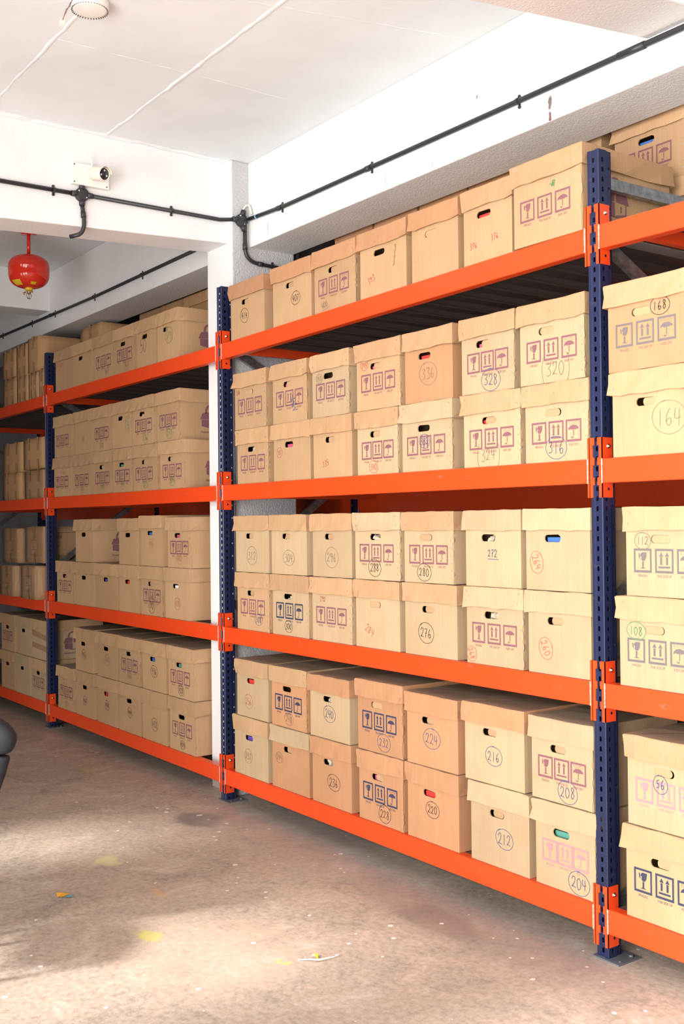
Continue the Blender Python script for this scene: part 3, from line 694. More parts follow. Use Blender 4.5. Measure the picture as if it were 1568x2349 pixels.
# middle bay, third shelf
row(2, 1, [
 B(.122, .497, 'box with tiny red number', sym='P', num='358', ink='r', circ='', npos=(-.14, .215), nh=.024, handle='c', tone='m'),
 B(.540, .902, 'box with pen scribble on marks', sym='P', num='~~', ink='u', circ='', npos=(.03, .115), nh=.06, vert=True, handle='f', fill='k', tone='m'),
 B(.930, 1.280, 'box with 353 beside handle', sym='P', num='353', ink='s', npos=(-.10, .200), nh=.022, handle='o', tone='y', lid='m'),
 B(1.320, 1.686, 'box with red 345 beside handle', sym='P', num='345', ink='r', npos=(-.11, .222), nh=.026, handle='f', fill='k', tone='m'),
 B(1.697, 2.050, 'orange tinted box with 336', num='336', ink='s', handle='o', fill='r', tone='o', lid='l', npos=(.0, .125), nh=.048, staples=0),
 B(2.088, 2.430, 'box with 328 under marks', sym='P', num='328', ink='u', npos=(.02, .050), nh=.044, handle='f', fill='k', tone='y', staples=2),
 B(2.441, 2.805, 'box with 320 between brackets', sym='P', num='320', ink='s', circ='(', npos=(.02, .052), nh=.052, handle='c', tone='y', staples=2)])
row(2, 0, [
 B(.146, .513, 'box with marks and dark hole', sym='P', handle='o', fill='p', tone='m'),
 B(.545, .926, 'box with small red oval', num='30', ink='r', npos=(-.12, .155), nh=.026, vert=True, handle='o', fill='k', tone='m', staples=0),
 B(.934, 1.296, 'box with faint red 335', num='335', ink='r', circ='', npos=(-.06, .075), nh=.030, slant=.2, handle='f', tone='m'),
 B(1.321, 1.663, 'box with faint red 340', sym='P', num='340', ink='r', npos=(-.03, .038), nh=.028, handle='f', tone='y'),
 B(1.672, 2.044, 'box with 332 over marks', sym='P', num='332', ink='u', npos=(-.015, .135), nh=.030, handle='o', tone='y', lid='y'),
 B(2.097, 2.460, 'box with 324 between brackets', sym='P', num='324', ink='s', circ='(', npos=(-.02, .048), nh=.048, handle='f', fill='r', tone='y', staples=2),
 B(2.466, 2.819, 'box with 316 in blue circle', sym='P', num='316', ink='u', npos=(.0, .055), nh=.045, handle='c', tone='y', staples=2)])
# middle bay, second shelf
row(1, 1, [
 B(.119, .503, 'box with 312 in large circle', num='312', ink='s', nh=.045, npos=(0, .095), handle='f', tone='y'),
 B(.510, .884, 'box with 304 in circle', num='304', ink='s', nh=.042, npos=(0, .090), handle='f', fill='p', tone='y'),
 B(.919, 1.284, 'box with 296 in large circle', num='296', ink='s', nh=.046, npos=(0, .100), handle='f', tone='y'),
 B(1.294, 1.669, 'box with 288 under marks', sym='P', num='288', ink='k', nh=.038, npos=(-.02, .058), handle='o', fill='p', tone='y', lid='y'),
 B(1.679, 2.043, 'box with 280 under marks', sym='P', num='280', ink='k', nh=.038, npos=(-.03, .048), handle='c', tone='y'),
 B(2.100, 2.453, 'box with underlined blue 272', num='272', ink='u', circ='_', nh=.030, npos=(.0, .140), handle='o', fill='p', tone='y', lid='y'),
 B(2.460, 2.819, 'pale box with blue file', num='264', ink='r', nh=.034, npos=(-.11, .110), vert=True, handle='o', fill='b', tone='y', lid='y')])
row(1, 0, [
 B(.130, .506, 'box with small circled 308', sym='P', num='308', ink='u', nh=.032, npos=(.06, .065), handle='f', tone='m'),
 B(.517, .902, 'box with 300 under navy marks', sym='B', num='300', ink='k', nh=.032, npos=(-.02, .050), handle='o', fill='p', tone='y'),
 B(.910, 1.285, 'box with marks and no handle', sym='P', handle='n', tone='y', num='292', ink='r', circ='', npos=(-.08, .215), nh=.026),
 B(1.294, 1.660, 'plain box with faint red 284', num='284', ink='r', circ='', nh=.038, npos=(-.06, .085), slant=-.5, handle='c', tone='y'),
 B(1.678, 2.060, 'box with 276 in wide circle', num='276', ink='k', nh=.042, npos=(-.03, .105), handle='f', tone='y'),
 B(2.101, 2.462, 'box with tiny red corner 268', sym='P', num='268', ink='r', nh=.028, npos=(-.14, .040), vert=True, handle='o', fill='p', tone='y', lid='y'),
 B(2.469, 2.818, 'pale box with faint red 260', num='260', ink='r', nh=.036, npos=(-.07, .100), vert=True, handle='f', tone='y', lid='y')])
# middle bay, bottom shelf
row(0, 1, [
 B(.115, .483, 'box with 256 and red file', num='256', ink='r', nh=.036, npos=(-.04, .090), handle='o', fill='r', tone='y', lid='m'),
 B(.498, .868, 'orange box with navy marks, 248', sym='B', num='248', ink='s', nh=.034, npos=(.0, .050), handle='o', tone='o', lid='m'),
 B(.879, 1.253, 'pale box, orange lid, 240', num='240', ink='u', nh=.042, npos=(.0, .130), handle='o', fill='p', tone='y', lid='o', H=.322),
 B(1.300, 1.676, 'orange box with 232 under marks', sym='B', num='232', ink='u', nh=.040, npos=(.03, .055), handle='c', tone='o', lid='o', H=.345),
 B(1.684, 2.055, 'orange box with circled 224', num='224', ink='u', nh=.046, npos=(.0, .130), handle='f', tone='o', lid='o'),
 B(2.080, 2.458, 'pale box with circled 216', num='216', ink='u', nh=.040, npos=(.0, .120), handle='f', tone='y', lid='o', H=.335),
 B(2.478, 2.820, 'pale box with circled 208', sym='P', num='208', ink='u', nh=.042, npos=(.03, .050), handle='f', tone='y', lid='y')])
row(0, 0, [
 B(.083, .477, 'box with 252 and violet file', num='252', ink='s', nh=.036, npos=(-.03, .115), handle='o', fill='v', tone='y', lid='m'),
 B(.500, .886, 'orange box with tall circled 244', num='244', ink='s', nh=.030, npos=(-.11, .165), handle='f', tone='o', lid='y'),
 B(.896, 1.262, 'orange box with circled 236', num='236', ink='k', nh=.042, npos=(.02, .125), handle='o', fill='p', tone='o', lid='o'),
 B(1.305, 1.673, 'orange box with 228 under marks', sym='B', num='228', ink='k', nh=.038, npos=(.03, .055), handle='f', fill='k', tone='o', lid='o'),
 B(1.682, 2.057, 'orange box with circled 220', num='220', ink='k', nh=.036, npos=(.0, .150), handle='o', fill='r', tone='o', lid='o'),
 B(2.113, 2.480, 'pale box with circled 212', num='212', ink='u', nh=.042, npos=(.03, .125), handle='f', tone='y', lid='y'),
 B(2.495, 2.828, 'pale box with low right 204', sym='F', num='204', ink='u', nh=.042, npos=(.07, .050), handle='o', fill='g', tone='y', lid='y')])
# near bay
row(2, 1, [B(2.897, 3.270, 'box with 168 above grey marks', sym='G', num='168', ink='k', nh=.032, npos=(.06, .215), handle='c', tone='o', lid='l', staples=2)])
row(2, 0, [B(2.914, 3.287, 'box with large circled 164', num='164', ink='s', nh=.058, npos=(.075, .130), handle='f', tone='m', lid='l', staples=1)])
row(1, 1, [B(2.967, 3.340, 'box with pale circled 112', sym='G', num='112', ink='s', nh=.028, npos=(-.10, .200), handle='c', tone='y', lid='m', staples=2)])
row(1, 0, [B(2.933, 3.306, 'box with green circled 108', sym='G', num='108', ink='g', nh=.032, npos=(-.10, .205), handle='c', tone='y', lid='m', staples=2)])
row(0, 1, [B(2.961, 3.334, 'pale box with 56 over marks', sym='F', num='56', ink='u', nh=.030, npos=(-.03, .165), handle='c', tone='y', lid='m', staples=2)])
row(0, 0, [B(2.950, 3.323, 'box with navy marks', sym='B', handle='f', tone='m', lid='l', staples=2)])
# far bay (left of the column)
row(3, 0, [
 B(-2.739, -2.378, 'plain box with creased handle', handle='c', tone='m', lid='m'),
 B(-2.372, -1.988, 'plain box with small hole', handle='o', fill='p', tone='m', lid='m'),
 B(-1.954, -1.588, 'box with faint purple marks', sym='P', num='565', ink='s', nh=.028, npos=(.06, .050), handle='n', tone='m', lid='m'),
 B(-1.573, -1.234, 'box with marks and black hole', sym='P', num='567', ink='s', nh=.030, npos=(.03, .050), handle='o', tone='m', lid='m'),
 B(-1.214, -.900, 'box with large pencil 50', num='50', ink='k', circ='', nh=.085, npos=(-.04, .150), handle='o', fill='p', tone='m', lid='m'),
 B(-.893, -.570, 'box with green 574', num='574', ink='g', nh=.044, npos=(.02, .160), handle='f', tone='m', lid='m', lock=1)])
row(2, 1, [
 B(-2.772, -2.392, 'box with purple marks', sym='P', handle='n', tone='m', lid='m'),
 B(-2.342, -1.997, 'box with faint green scrawl', num='55', ink='g', circ='O', nh=.020, npos=(0, .110), handle='n', tone='m', lid='m'),
 B(-1.989, -1.645, 'box with marks and green scrawl', sym='P', num='548', ink='g', circ='', nh=.040, npos=(0, .040), handle='n', tone='m', lid='m'),
 B(-1.629, -1.300, 'box with downward green 544', num='544', ink='g', nh=.045, npos=(.11, .160), vert=True, handle='o', fill='p', tone='m', lid='m'),
 B(-1.282, -.930, 'box with green 536', sym='P', num='536', ink='g', nh=.036, npos=(.03, .045), handle='o', fill='p', tone='m', lid='m'),
 B(-.905, -.560, 'box with green 572', sym='P', num='572', ink='g', nh=.040, npos=(.02, .055), handle='n', tone='m', lid='m', lock=1)])
row(2, 0, [
 B(-2.786, -2.398, 'box with purple marks', sym='P', handle='c', tone='m', lid='m'),
 B(-2.380, -2.000, 'box with marks and green 55', sym='P', num='55', ink='g', nh=.030, npos=(.0, .050), handle='c', tone='m', lid='m'),
 B(-1.980, -1.636, 'box with green 548', sym='P', num='548', ink='g', nh=.034, npos=(.0, .048), handle='o', fill='p', tone='m', lid='m'),
 B(-1.626, -1.290, 'box with green 54', sym='P', num='54', ink='g', nh=.034, npos=(.0, .055), handle='o', fill='g', tone='m', lid='m'),
 B(-1.280, -.880, 'box with faint green 535', sym='P', num='535', ink='g', nh=.034, npos=(.0, .050), handle='f', tone='m', lid='m'),
 B(-.867, -.500, 'box with green 534', sym='P', num='534', ink='g', nh=.034, npos=(.0, .055), handle='f', tone='m', lid='m', lock=1)])
row(1, 1, [
 B(-2.345, -1.982, 'lone box with padlock emblem', handle='o', fill=None, tone='m', lid='m', lock=1),
 B(-1.533, -1.192, 'unmarked box with black hole', handle='o', tone='m', lid='m'),
 B(-1.177, -.823, 'box with blue file', num='45', ink='r', nh=.030, npos=(.0, .150), handle='o', fill='b', tone='m', lid='m', H=.340),
 B(-.766, -.420, 'box with red 442', sym='P', num='442', ink='r', nh=.030, npos=(.0, .055), handle='o', fill='k', tone='m', lid='m')])
row(1, 0, [
 B(-2.740, -2.352, 'box with faded marks', sym='P', handle='o', fill='k', tone='m', lid='m'),
 B(-2.340, -1.972, 'plain box with dark hole', handle='o', tone='m', lid='m'),
 B(-1.956, -1.549, 'wide plain box', handle='o', fill='v', tone='m', lid='m'),
 B(-1.535, -1.186, 'box with red file', handle='o', fill='r', tone='m', lid='m'),
 B(-1.174, -.824, 'box with big drawn circle', sym='P', num='00', ink='k', circ='O', nh=.050, npos=(.0, .070), handle='f', tone='m', lid='m'),
 B(-.807, -.440, 'box with red circled 428', num='428', ink='r', nh=.036, npos=(.0, .100), handle='o', fill='w', tone='m', lid='m', lock=1)])
row(0, 1, [
 B(-2.363, -2.005, 'box with circled 456', num='456', ink='k', nh=.034, npos=(.0, .130), handle='o', tone='m', lid='m'),
 B(-1.936, -1.557, 'scuffed box with circled 452', num='452', ink='s', nh=.036, npos=(.0, .130), handle='o', tone='m', lid='m'),
 B(-1.545, -1.175, 'box with 440 under marks', sym='P', num='440', ink='s', nh=.034, npos=(.0, .050), handle='o', fill='p', tone='m', lid='m'),
 B(-1.160, -.785, 'box with 436 and blue file', num='436', ink='k', nh=.040, npos=(.0, .130), handle='o', fill='b', tone='m', lid='m'),
 B(-.773, -.395, 'box with 428 and green file', sym='P', num='428', ink='k', nh=.032, npos=(.0, .050), handle='o', fill='g', tone='m', lid='m')])
row(0, 0, [
 B(-2.736, -2.370, 'box with purple marks', sym='P', num='7', ink='k', nh=.022, npos=(.0, .045), handle='c', tone='m', lid='m'),
 B(-2.354, -1.978, 'box with circled 460', num='460', ink='k', nh=.032, npos=(.0, .120), handle='o', tone='m', lid='m'),
 B(-1.943, -1.564, 'box with 448 and red file', num='448', ink='k', nh=.032, npos=(.0, .140), handle='o', fill='r', tone='m', lid='m'),
 B(-1.552, -1.178, 'box with circled 444', num='444', ink='k', nh=.030, npos=(.0, .140), handle='o', tone='m', lid='m'),
 B(-1.167, -.776, 'box with bold circled 432', num='432', ink='k', nh=.042, npos=(.0, .115), handle='n', tone='m', lid='m', lidh=.098),
 B(-.757, -.380, 'box with 424 under marks', sym='P', num='424', ink='k', nh=.028, npos=(.0, .045), handle='o', tone='m', lid='m')])
# back row, stacked two high on the top shelf behind the front boxes
G0 = 'archive boxes on the pallet rack'
for (x1, x2, kw) in (
 (.33, .70, dict(label='upper back row box on top shelf, nearest the rough column', tone='b')),
 (.725, 1.10, dict(label='upper back row box on top shelf, second from the rough column', tone='b')),
 (1.125, 1.50, dict(label='upper back row box on top shelf, third from the rough column', tone='b')),
 (1.515, 1.89, dict(label='upper back row box on top shelf, behind the double 376', tone='b')),
 (1.92, 2.385, dict(label='upper back row box showing left of the near upright top', tone='m')),
 (2.44, 2.84, dict(label='upper back row box with blue file and purple marks, top right', sym='P', tone='m', fill='b'))):
    z = shelfz(3, (x1 + x2) / 2); lab = kw.pop('label')
    archive_box(x1, x2, z, .318, y=.60, depth=.42, tone=kw['tone'], lid='m', handle='o' if kw.get('fill') else 'n', label=lab.replace('upper', 'lower').replace('with blue file and', 'with partly hidden'), group=G0, sym=kw.get('sym'), plain=True)
    archive_box(x1, x2, z + .3195, .318, y=.60, depth=.42, tone=kw['tone'], lid='o' if kw['tone'] == 'b' else 'm', handle='o' if kw.get('fill') else 'n', fill=kw.get('fill'), label=lab, group=G0, sym=kw.get('sym'), staples=1)
for n, (x1, x2) in enumerate(((-2.42, -2.05), (-2.03, -1.66), (-1.64, -1.26), (-1.24, -.86))):
    w = ('farthest from', 'second farthest from', 'second nearest', 'nearest')[n]
    for q, nm in ((0, 'lower'), (1, 'upper')):
        archive_box(x1, x2, LV[3] + .0012 + q * .3195, .318, y=.60, depth=.42, tone='b', lid='b', handle='c' if n == 3 else 'n', label='%s back row box, far bay top shelf, %s the column' % (nm, w), group=G0, plain=True)
# ------------------------------------------------------------------ cartons of the farthest bay
def carton(x1, x2, z, H, label, y=.01, D=.45, wrap=False, table=False, tape=1, side=None, group='brown cartons around the far upright', tilt=0):
    global BOXN; BOXN += 1; rnd = random.Random(BOXN * 13); W = x2 - x1
    t = tag(empty('carton', ((x1 + x2) / 2, y, z), rnd.uniform(-.006, .006)), label, 'box', group); t.rotation_euler.y = tilt
    b = MB(); n = 5
    def g(o, u, v, nn, amp, nv):
        P = [[Vector(o) + Vector(u) * (i / n) + Vector(v) * (j / n) + Vector(nv) * (rnd.uniform(-.3, 1) * amp * (1 if 0 < i < n and 0 < j < n else 0)) for j in range(n + 1)] for i in range(n + 1)]
        for i in range(n):
            for j in range(n): b.poly([P[i][j], P[i + 1][j], P[i + 1][j + 1], P[i][j + 1]], True)
    a = .006
    g((-W / 2, 0, 0), (W, 0, 0), (0, 0, H), n, a, (0, -1, 0)); g((W / 2, 0, 0), (0, D, 0), (0, 0, H), n, a, (1, 0, 0)); g((-W / 2, D, 0), (0, -D, 0), (0, 0, H), n, a, (-1, 0, 0))
    g((W / 2, D, 0), (-W, 0, 0), (0, 0, H), n, a, (0, 1, 0)); g((-W / 2, 0, H), (W, 0, 0), (0, D, 0), n, a * .5, (0, 0, 1)); g((-W / 2, D, 0), (W, 0, 0), (0, -D, 0), n, 0, (0, 0, -1))
    recalc(b.build('body', K['b'], t))
    if tape:
        for xx in ((0,) if tape == 1 else (-W * .22, W * .2)):
            q = MB(); q.box(xx - .020, xx + .020, -.0085, -.0070, H - .10, H + .006); q.box(xx - .020, xx + .020, -.0085, D * .9, H + .005, H + .0062); q.box(xx - .020, xx + .020, -.0085, -.0070, -.0005, .08); q.build('parcel_tape', TAPE, t)
    if table:
        q = MB(); yy = -.0090; w = .0026
        for (p0, p1) in (((-.10, .19), (.08, .19)), ((-.10, .11), (.08, .11)), ((-.10, .065), (.08, .065)), ((-.10, .19), (-.10, .065)), ((.08, .19), (.08, .065))): q.ribbon([p0, p1], w, yy)
        for tx, px, pz, s in (('No', -.02, .125, .022), ('BOX', .03, .078, .020), ('Art', -.07, .078, .016)):
            for p in text_polys(tx, s): q.poly([(a + px, yy, c + pz) for a, c in p])
        q.build('printed_table', INK['t'], t)
    if side == 'style':
        q = MB(); xx = W / 2 + .0075
        for tx, py, pz, s in (('STYLE', .10, .205, .030), ('QTY', .085, .125, .030), ('PS. NO', .11, .045, .030)):
            for p in text_polys(tx, s): q.poly([(xx, a + py, c + pz) for a, c in p])
        for zz in (.25, .02): q.poly([(xx, .03, zz), (xx, .30, zz), (xx, .30, zz + .003), (xx, .03, zz + .003)])
        q.build('printed_table', INK['t'], t)
    if wrap:
        q = MB(); e = .011; n2 = 8; z0, z1 = .0, H + .006; per = []
        cs = [(-W / 2 - e, -e), (W / 2 + e, -e), (W / 2 + e, D + e), (-W / 2 - e, D + e)]
        for c in range(4):
            p, r_ = cs[c], cs[(c + 1) % 4]
            for k in range(n2): per.append((p[0] + (r_[0] - p[0]) * k / n2, p[1] + (r_[1] - p[1]) * k / n2))
        rows = []
        for zz in [z0 + (z1 - z0) * k / 8 for k in range(9)]:
            rows.append([(x * (1 + rnd.uniform(-.02, .012)), y_ + rnd.uniform(-.003, .002), zz) for x, y_ in per])
        for i in range(8):
            for k in range(len(per)): q.poly([rows[i][k], rows[i][(k + 1) % len(per)], rows[i + 1][(k + 1) % len(per)], rows[i + 1][k]], True)
        o = q.build('stretch_film', FILM, t); bm = bmesh.new(); bm.from_mesh(o.data); bmesh.ops.remove_doubles(bm, verts=bm.verts, dist=1e-5); bm.to_mesh(o.data); bm.free()
        for f in o.data.polygons: f.use_smooth = True
    return t
z3 = LV[3] + .0012
carton(-3.655, -3.375, z3, .22, 'lower taped carton, middle of three on the farthest top shelf', tape=2); carton(-4.02, -3.665, z3, .235, 'lower taped carton farthest from the far upright on the top shelf', tape=2)
carton(-3.36, -3.115, z3, .215, 'lower taped carton next to the far upright on the top shelf', tape=2)
carton(-3.105, -2.972, z3, .222, 'narrow carton squeezed against the far upright on the top shelf', tape=1)
carton(-4.02, -3.668, z3 + .247, .24, 'upper taped carton farthest from the far upright on the top shelf', tape=2)
carton(-3.655, -3.380, z3 + .224, .265, 'upper taped carton with long tape strips, middle of the farthest top shelf', tape=2)
carton(-3.365, -3.085, z3 + .226, .290, 'upper taped carton next to the far upright, its side catching light', tape=1)
carton(-3.02, -2.585, z3 + .335, .245, 'big brown carton lying behind the far upright on the top shelf', y=.34, D=.7, tape=1)
carton(-3.02, -2.585, z3, .333, 'big brown carton under the one behind the far upright', y=.56, D=.46, tape=1)
z2 = LV[2] + .0012
carton(-4.05, -3.555, z2, .235, 'lower wide carton farthest left on the third shelf', tape=2); carton(-3.475, -2.975, z2, .235, 'lower wide carton in shiny film next to the far upright on the third shelf', tape=2, wrap=True)
carton(-4.03, -3.520, z2 + .238, .260, 'upper wide carton farthest left on the third shelf', tape=2); carton(-3.500, -2.975, z2 + .250, .255, 'upper wide carton with ragged top next to the far upright on the third shelf', tape=2)
z1_ = LV[1] + .0012
carton(-3.955, -3.575, z1_, .262, 'lower film wrapped carton with bright glint, farther of the pair', y=-.05, wrap=True, table=True)
carton(-3.41, -3.03, z1_, .275, 'lower film wrapped carton with a printed table, next to the far upright', y=-.05, wrap=True, table=True)
carton(-4.05, -3.620, z1_ + .288, .300, 'upper film wrapped carton with a printed table, farther of the pair', wrap=True, table=True)
carton(-3.47, -2.990, z1_ + .300, .300, 'upper film wrapped carton with a printed table, next to the far upright', wrap=True, table=True, side='style')
row(0, 1, [
 B(-4.126, -3.746, 'dim box with purple marks', sym='P', handle='o', tone='m', lid='m'),
 B(-3.696, -3.325, 'box with black hole', handle='o', tone='y', lid='y'),
 B(-3.315, -2.974, 'box banded with brown tape', handle='c', tone='y', lid='m', lock=1)])
row(0, 0, [
 B(-4.134, -3.764, 'dim plain box', handle='o', tone='m', lid='m'),
 B(-3.744, -3.370, 'box with square black hole', handle='o', tone='y', lid='y'),
 B(-3.355, -2.981, 'box with purple marks and hole', sym='P', handle='o', tone='y', lid='m')])
tp = [o for o in COL.objects if o.get('label', '').startswith('box banded')][0]
for zz, dz in ((.07, .02), (.16, .03)):
    q = MB(); q.poly([(-.17, .0095, zz + dz), (.17, .0095, zz), (.17, .0095, zz + .045), (-.17, .0095, zz + .045 + dz)]); q.build('parcel_tape', TAPE, tp)
# scuff on the box right of 400
sb = [o for o in COL.objects if o.get('label', '').startswith('box with faint red number')][0]
rr = random.Random(4); q = MB()
for k in range(12):
    zz = .115 + k * .0085; xx = .085 + .0012 * k; q.poly([(xx + rr.uniform(-.008, .001), .0098, zz), (xx + rr.uniform(.002, .009), .0098, zz + .001), (xx + rr.uniform(.002, .009), .0098, zz + .009), (xx + rr.uniform(-.006, .001), .0098, zz + .008)])
q.build('scuff_mark', EDGE, sb)
# ------------------------------------------------------------------ conduits, junctions
def clip(parent, c, n, up, r=.0125):
    """saddle clip with two screw lugs around a conduit; n wall normal, up across the pipe"""
    n = Vector(n); up = Vector(up); t = n.cross(up); c = Vector(c); b = MB(); pts = []
    for k in range(9):
        a = math.pi * k / 8; pts.append(c + up * math.cos(a) * (r + .002) + n * (math.sin(a) * (r + .003)))
    for k in range(8):
        m = (pts[k] + pts[k + 1]) / 2; d = (pts[k + 1] - pts[k]) / 2; b.obox(m, t * .007, d * 1.1, d.cross(t).normalized() * .0012)
    for s in (1, -1): b.lathe([(.008, -.002), (.008, .003)], c + up * s * (r + .011) - n * (r - .003), 10, n); b.obox(c + up * s * (r + .005) - n * (r - .003), t * .006, up * .006, n * .0018)
    b.build('pipe_clip', PIPE, parent)
def conduit(label, pts, r=.0120, clips=(), coup=(), extra=None):
    t = tag(empty('conduit_pipe', pts[0]), label, 'pipe', 'black conduit runs'); o = Vector(pts[0]); b = MB(); b.tube([Vector(p) - o for p in pts], r, 12); b.build('pipe', PIPE, t)
    for (c, n, up) in clips: clip(t, Vector(c) - o, n, up, r)
    for (a, c) in coup: q = MB(); q.tube([Vector(a) - o, Vector(c) - o], r + .0028, 12); q.build('coupling', PIPE, t)
    return t
def arc(p0, p1, p2, n=8): return [tuple((1 - t) ** 2 * Vector(p0) + 2 * t * (1 - t) * Vector(p1) + t * t * Vector(p2)) for t in [k / n for k in range(n + 1)]]
BX = -.110 + .0125
conduit('black conduit along the white cross beam, left of the camera housing', [(BX, -3.9, 3.470), (BX, -.862, 3.486)], clips=[((BX, -.985, 3.485), (1, 0, 0), (0, 0, 1)), ((BX, -1.9, 3.48), (1, 0, 0), (0, 0, 1))])
conduit('black conduit between the two round junction boxes on the cross beam', [(BX, -.785, 3.488), (BX, .05, 3.485), (-.045, .125, 3.485)], clips=[((BX, -.27, 3.487), (1, 0, 0), (0, 0, 1))])
LY = .232 - .0125
conduit('long black conduit along the bright beam above the boxes', [(-.035, LY, 3.500), (.35, LY, 3.482), (2.9, LY, 3.466), (3.6, LY, 3.462), (9.0, LY, 3.46)],
        clips=[((.33, LY, 3.483), (0, -1, 0), (0, 0, 1)), ((1.19, LY, 3.4768), (0, -1, 0), (0, 0, 1)), ((2.25, LY, 3.470), (0, -1, 0), (0, 0, 1)), ((4.2, LY, 3.461), (0, -1, 0), (0, 0, 1))],
        coup=[((2.80, LY, 3.4667), (2.93, LY, 3.4658)), ((1.145, LY, 3.477), (1.18, LY, 3.4769)), ((.285, LY, 3.485), (.32, LY, 3.4835))])
conduit('black conduit along the dim beam of the far bay', [(-7.9, LY, 3.50), (-4.7, LY, 3.478), (-2.4, LY, 3.453), (-.375, LY, 3.462)],
        clips=[((x, LY, z), (0, -1, 0), (0, 0, 1)) for x, z in ((-4.68, 3.478), (-3.87, 3.469), (-3.30, 3.463), (-2.44, 3.4535), (-1.56, 3.457))], coup=[((-3.42, LY, 3.465), (-3.36, LY, 3.4645))])
CXF = -.058 + .0125
conduit('black bent conduit running down the rough column side', [(CXF, .195, 3.46), (CXF, .195, 3.325)] + arc((CXF, .195, 3.325), (CXF, .195, 3.245), (CXF, .285, 3.238)) + [(CXF, .545, 3.226)], coup=[((CXF, .195, 3.35), (CXF, .195, 3.31)), ((CXF, .285, 3.238), (CXF, .32, 3.2365))], clips=[((CXF, .395, 3.233), (1, 0, 0), (0, 0, 1))])
conduit('short vertical conduit behind the rough column', [(-.040, .578, 2.6), (-.040, .578, 3.34)], r=.014, coup=[((-.040, .578, 3.22), (-.040, .578, 3.26))])
def junction(label, c, n, u, arms):
    t = tag(empty('junction_box', c), label, 'junction box', 'round black junction boxes'); b = MB(); n = Vector(n)
    b.lathe([(.0, -.0125), (.039, -.0125), (.039, .010), (.036, .0125), (0, .0125)], (0, 0, 0), 28, n); recalc(b.build('housing', PIPE, t))
    for a in arms: q = MB(); a = Vector(a); q.tube([a * .030, a * .062], [.018, .0155], 12); q.build('spout', PIPE, t)
    u = Vector(u); v = n.cross(u)
    for s in (1, -1): q = MB(); q.lathe([(.0042, 0), (.0042, .0022)], n * .0125 + (u + v * .9) * s * .020, 8, n); q.build('screw', STAPLE, t)
    return t
junction('round black junction box under the camera housing', (BX, -.823, 3.487), (1, 0, 0), (0, -.2, 1), [(0, 1, .02), (0, -1, -.02), (0, 0, 1), (0, 0, -1)])
junction('round black junction box on the column corner', (-.0455, .172, 3.487), (1, 0, 0), (0, .2, 1), [(0, -1, 0), (0, .3, -1), (0, .25, 1)])
conduit('short black conduit curling under the cross beam below the camera housing', [(BX, -.823, 3.43), (BX, -.815, 3.375)] + arc((BX, -.815, 3.375), (BX, -.80, 3.275), (BX - .02, -.845, 3.262)) + [(BX - .05, -.875, 3.255)], coup=[((BX, -.817, 3.39), (BX, -.815, 3.36))])
# cream cable loop at the corner junction
t = tag(empty('cable_loop', (-.03, .19, 3.53)), 'short cream cable looping over the column corner junction box', 'cable')
b = MB(); b.tube(arc((-.015, -.010, .015), (-.01, .01, .065), (.012, .022, .045)) + [(.030, .028, -.010)], .006, 8); b.build('cable', CREAM, t)
b = MB(); b.tube([(.075, LY - .19, -.035), (.085, LY - .19, -.0355)], .0135, 12); b.build('blue_tape', newmat('light_blue_tape', (.25, .55, .75), .4), t)
# ------------------------------------------------------------------ CCTV camera
t = tag(empty('cctv_camera', (-.110, -.785, 3.595)), 'cream bullet security camera on a white box on the cross beam', 'security camera')
o = MB().box(0, .035, -.105, .115, -.060, .060).build('mounting_box', WPLAS, t); bev(o, .005, 3)
for yy, zz in ((-.09, .048), (-.09, -.048), (.10, -.048), (.10, .048)): q = MB(); q.lathe([(.004, 0), (.004, .001)], (.035, yy, zz), 8, (1, 0, 0)); q.build('screw_hole', PIPE, t)
d = Vector((.62, -.10, -.10)).normalized(); c0 = Vector((.035, .018, .008))
b = MB(); b.lathe([(.032, 0), (.032, .010), (.024, .018), (.020, .024)], c0, 24, (1, 0, 0)); b.build('swivel_mount', CREAM, t)
d = Vector((.95, .22, -.22)).normalized(); c1 = c0 + Vector((.012, -.004, 0))
b = MB(); b.lathe([(.033, 0), (.0370, .006), (.0370, .105), (.0345, .110), (.0325, .110), (.0325, .102), (0, .102)], c1, 32, d); recalc(b.build('camera_body', CREAM, t))
b = MB(); b.lathe([(.0, .1025), (.0315, .1025), (.0315, .1035), (0, .1035)], c1, 28, d); recalc(b.build('front_glass', BLK, t))
b = MB(); b.lathe([(.010, .1035), (.010, .106), (.007, .106), (.006, .1045), (0, .1045)], c1, 20, d); b.build('lens', BLK, t)
sa = d.cross(Vector((0, 0, 1))).normalized(); sb_ = sa.cross(d).normalized()
for a in (90, 200, 340):
    q = MB(); q.lathe([(.0055, .1035), (.005, .106), (0, .107)], c1 + (sa * math.cos(R(a)) + sb_ * math.sin(R(a))) * .019, 12, d); q.build('infrared_lamp', GLS, t)
b = MB(); n = 14                                                # sunshade: open half sleeve above the body
for k in range(n):
    a0, a1 = math.pi * (.05 + .9 * k / n), math.pi * (.05 + .9 * (k + 1) / n); f = lambda a, r_, h: c1 + d * h + (sa * math.cos(a) + sb_ * math.sin(a)) * r_
    b.poly([f(a0, .0405, .02), f(a1, .0405, .02), f(a1, .0405, .122), f(a0, .0405, .122)], True); b.poly([f(a0, .0390, .02), f(a0, .0390, .122), f(a1, .0390, .122), f(a1, .0390, .02)], True); b.poly([f(a0, .0405, .122), f(a1, .0405, .122), f(a1, .0390, .122), f(a0, .0390, .122)])
b.build('sunshade', CREAM, t)
b = MB(); b.tube([(.040, .012, .035), (.043, .009, .06), (.046, .0, .125)], [.0045, .004, .0028], 8); b.build('antenna', WPLAS, t)
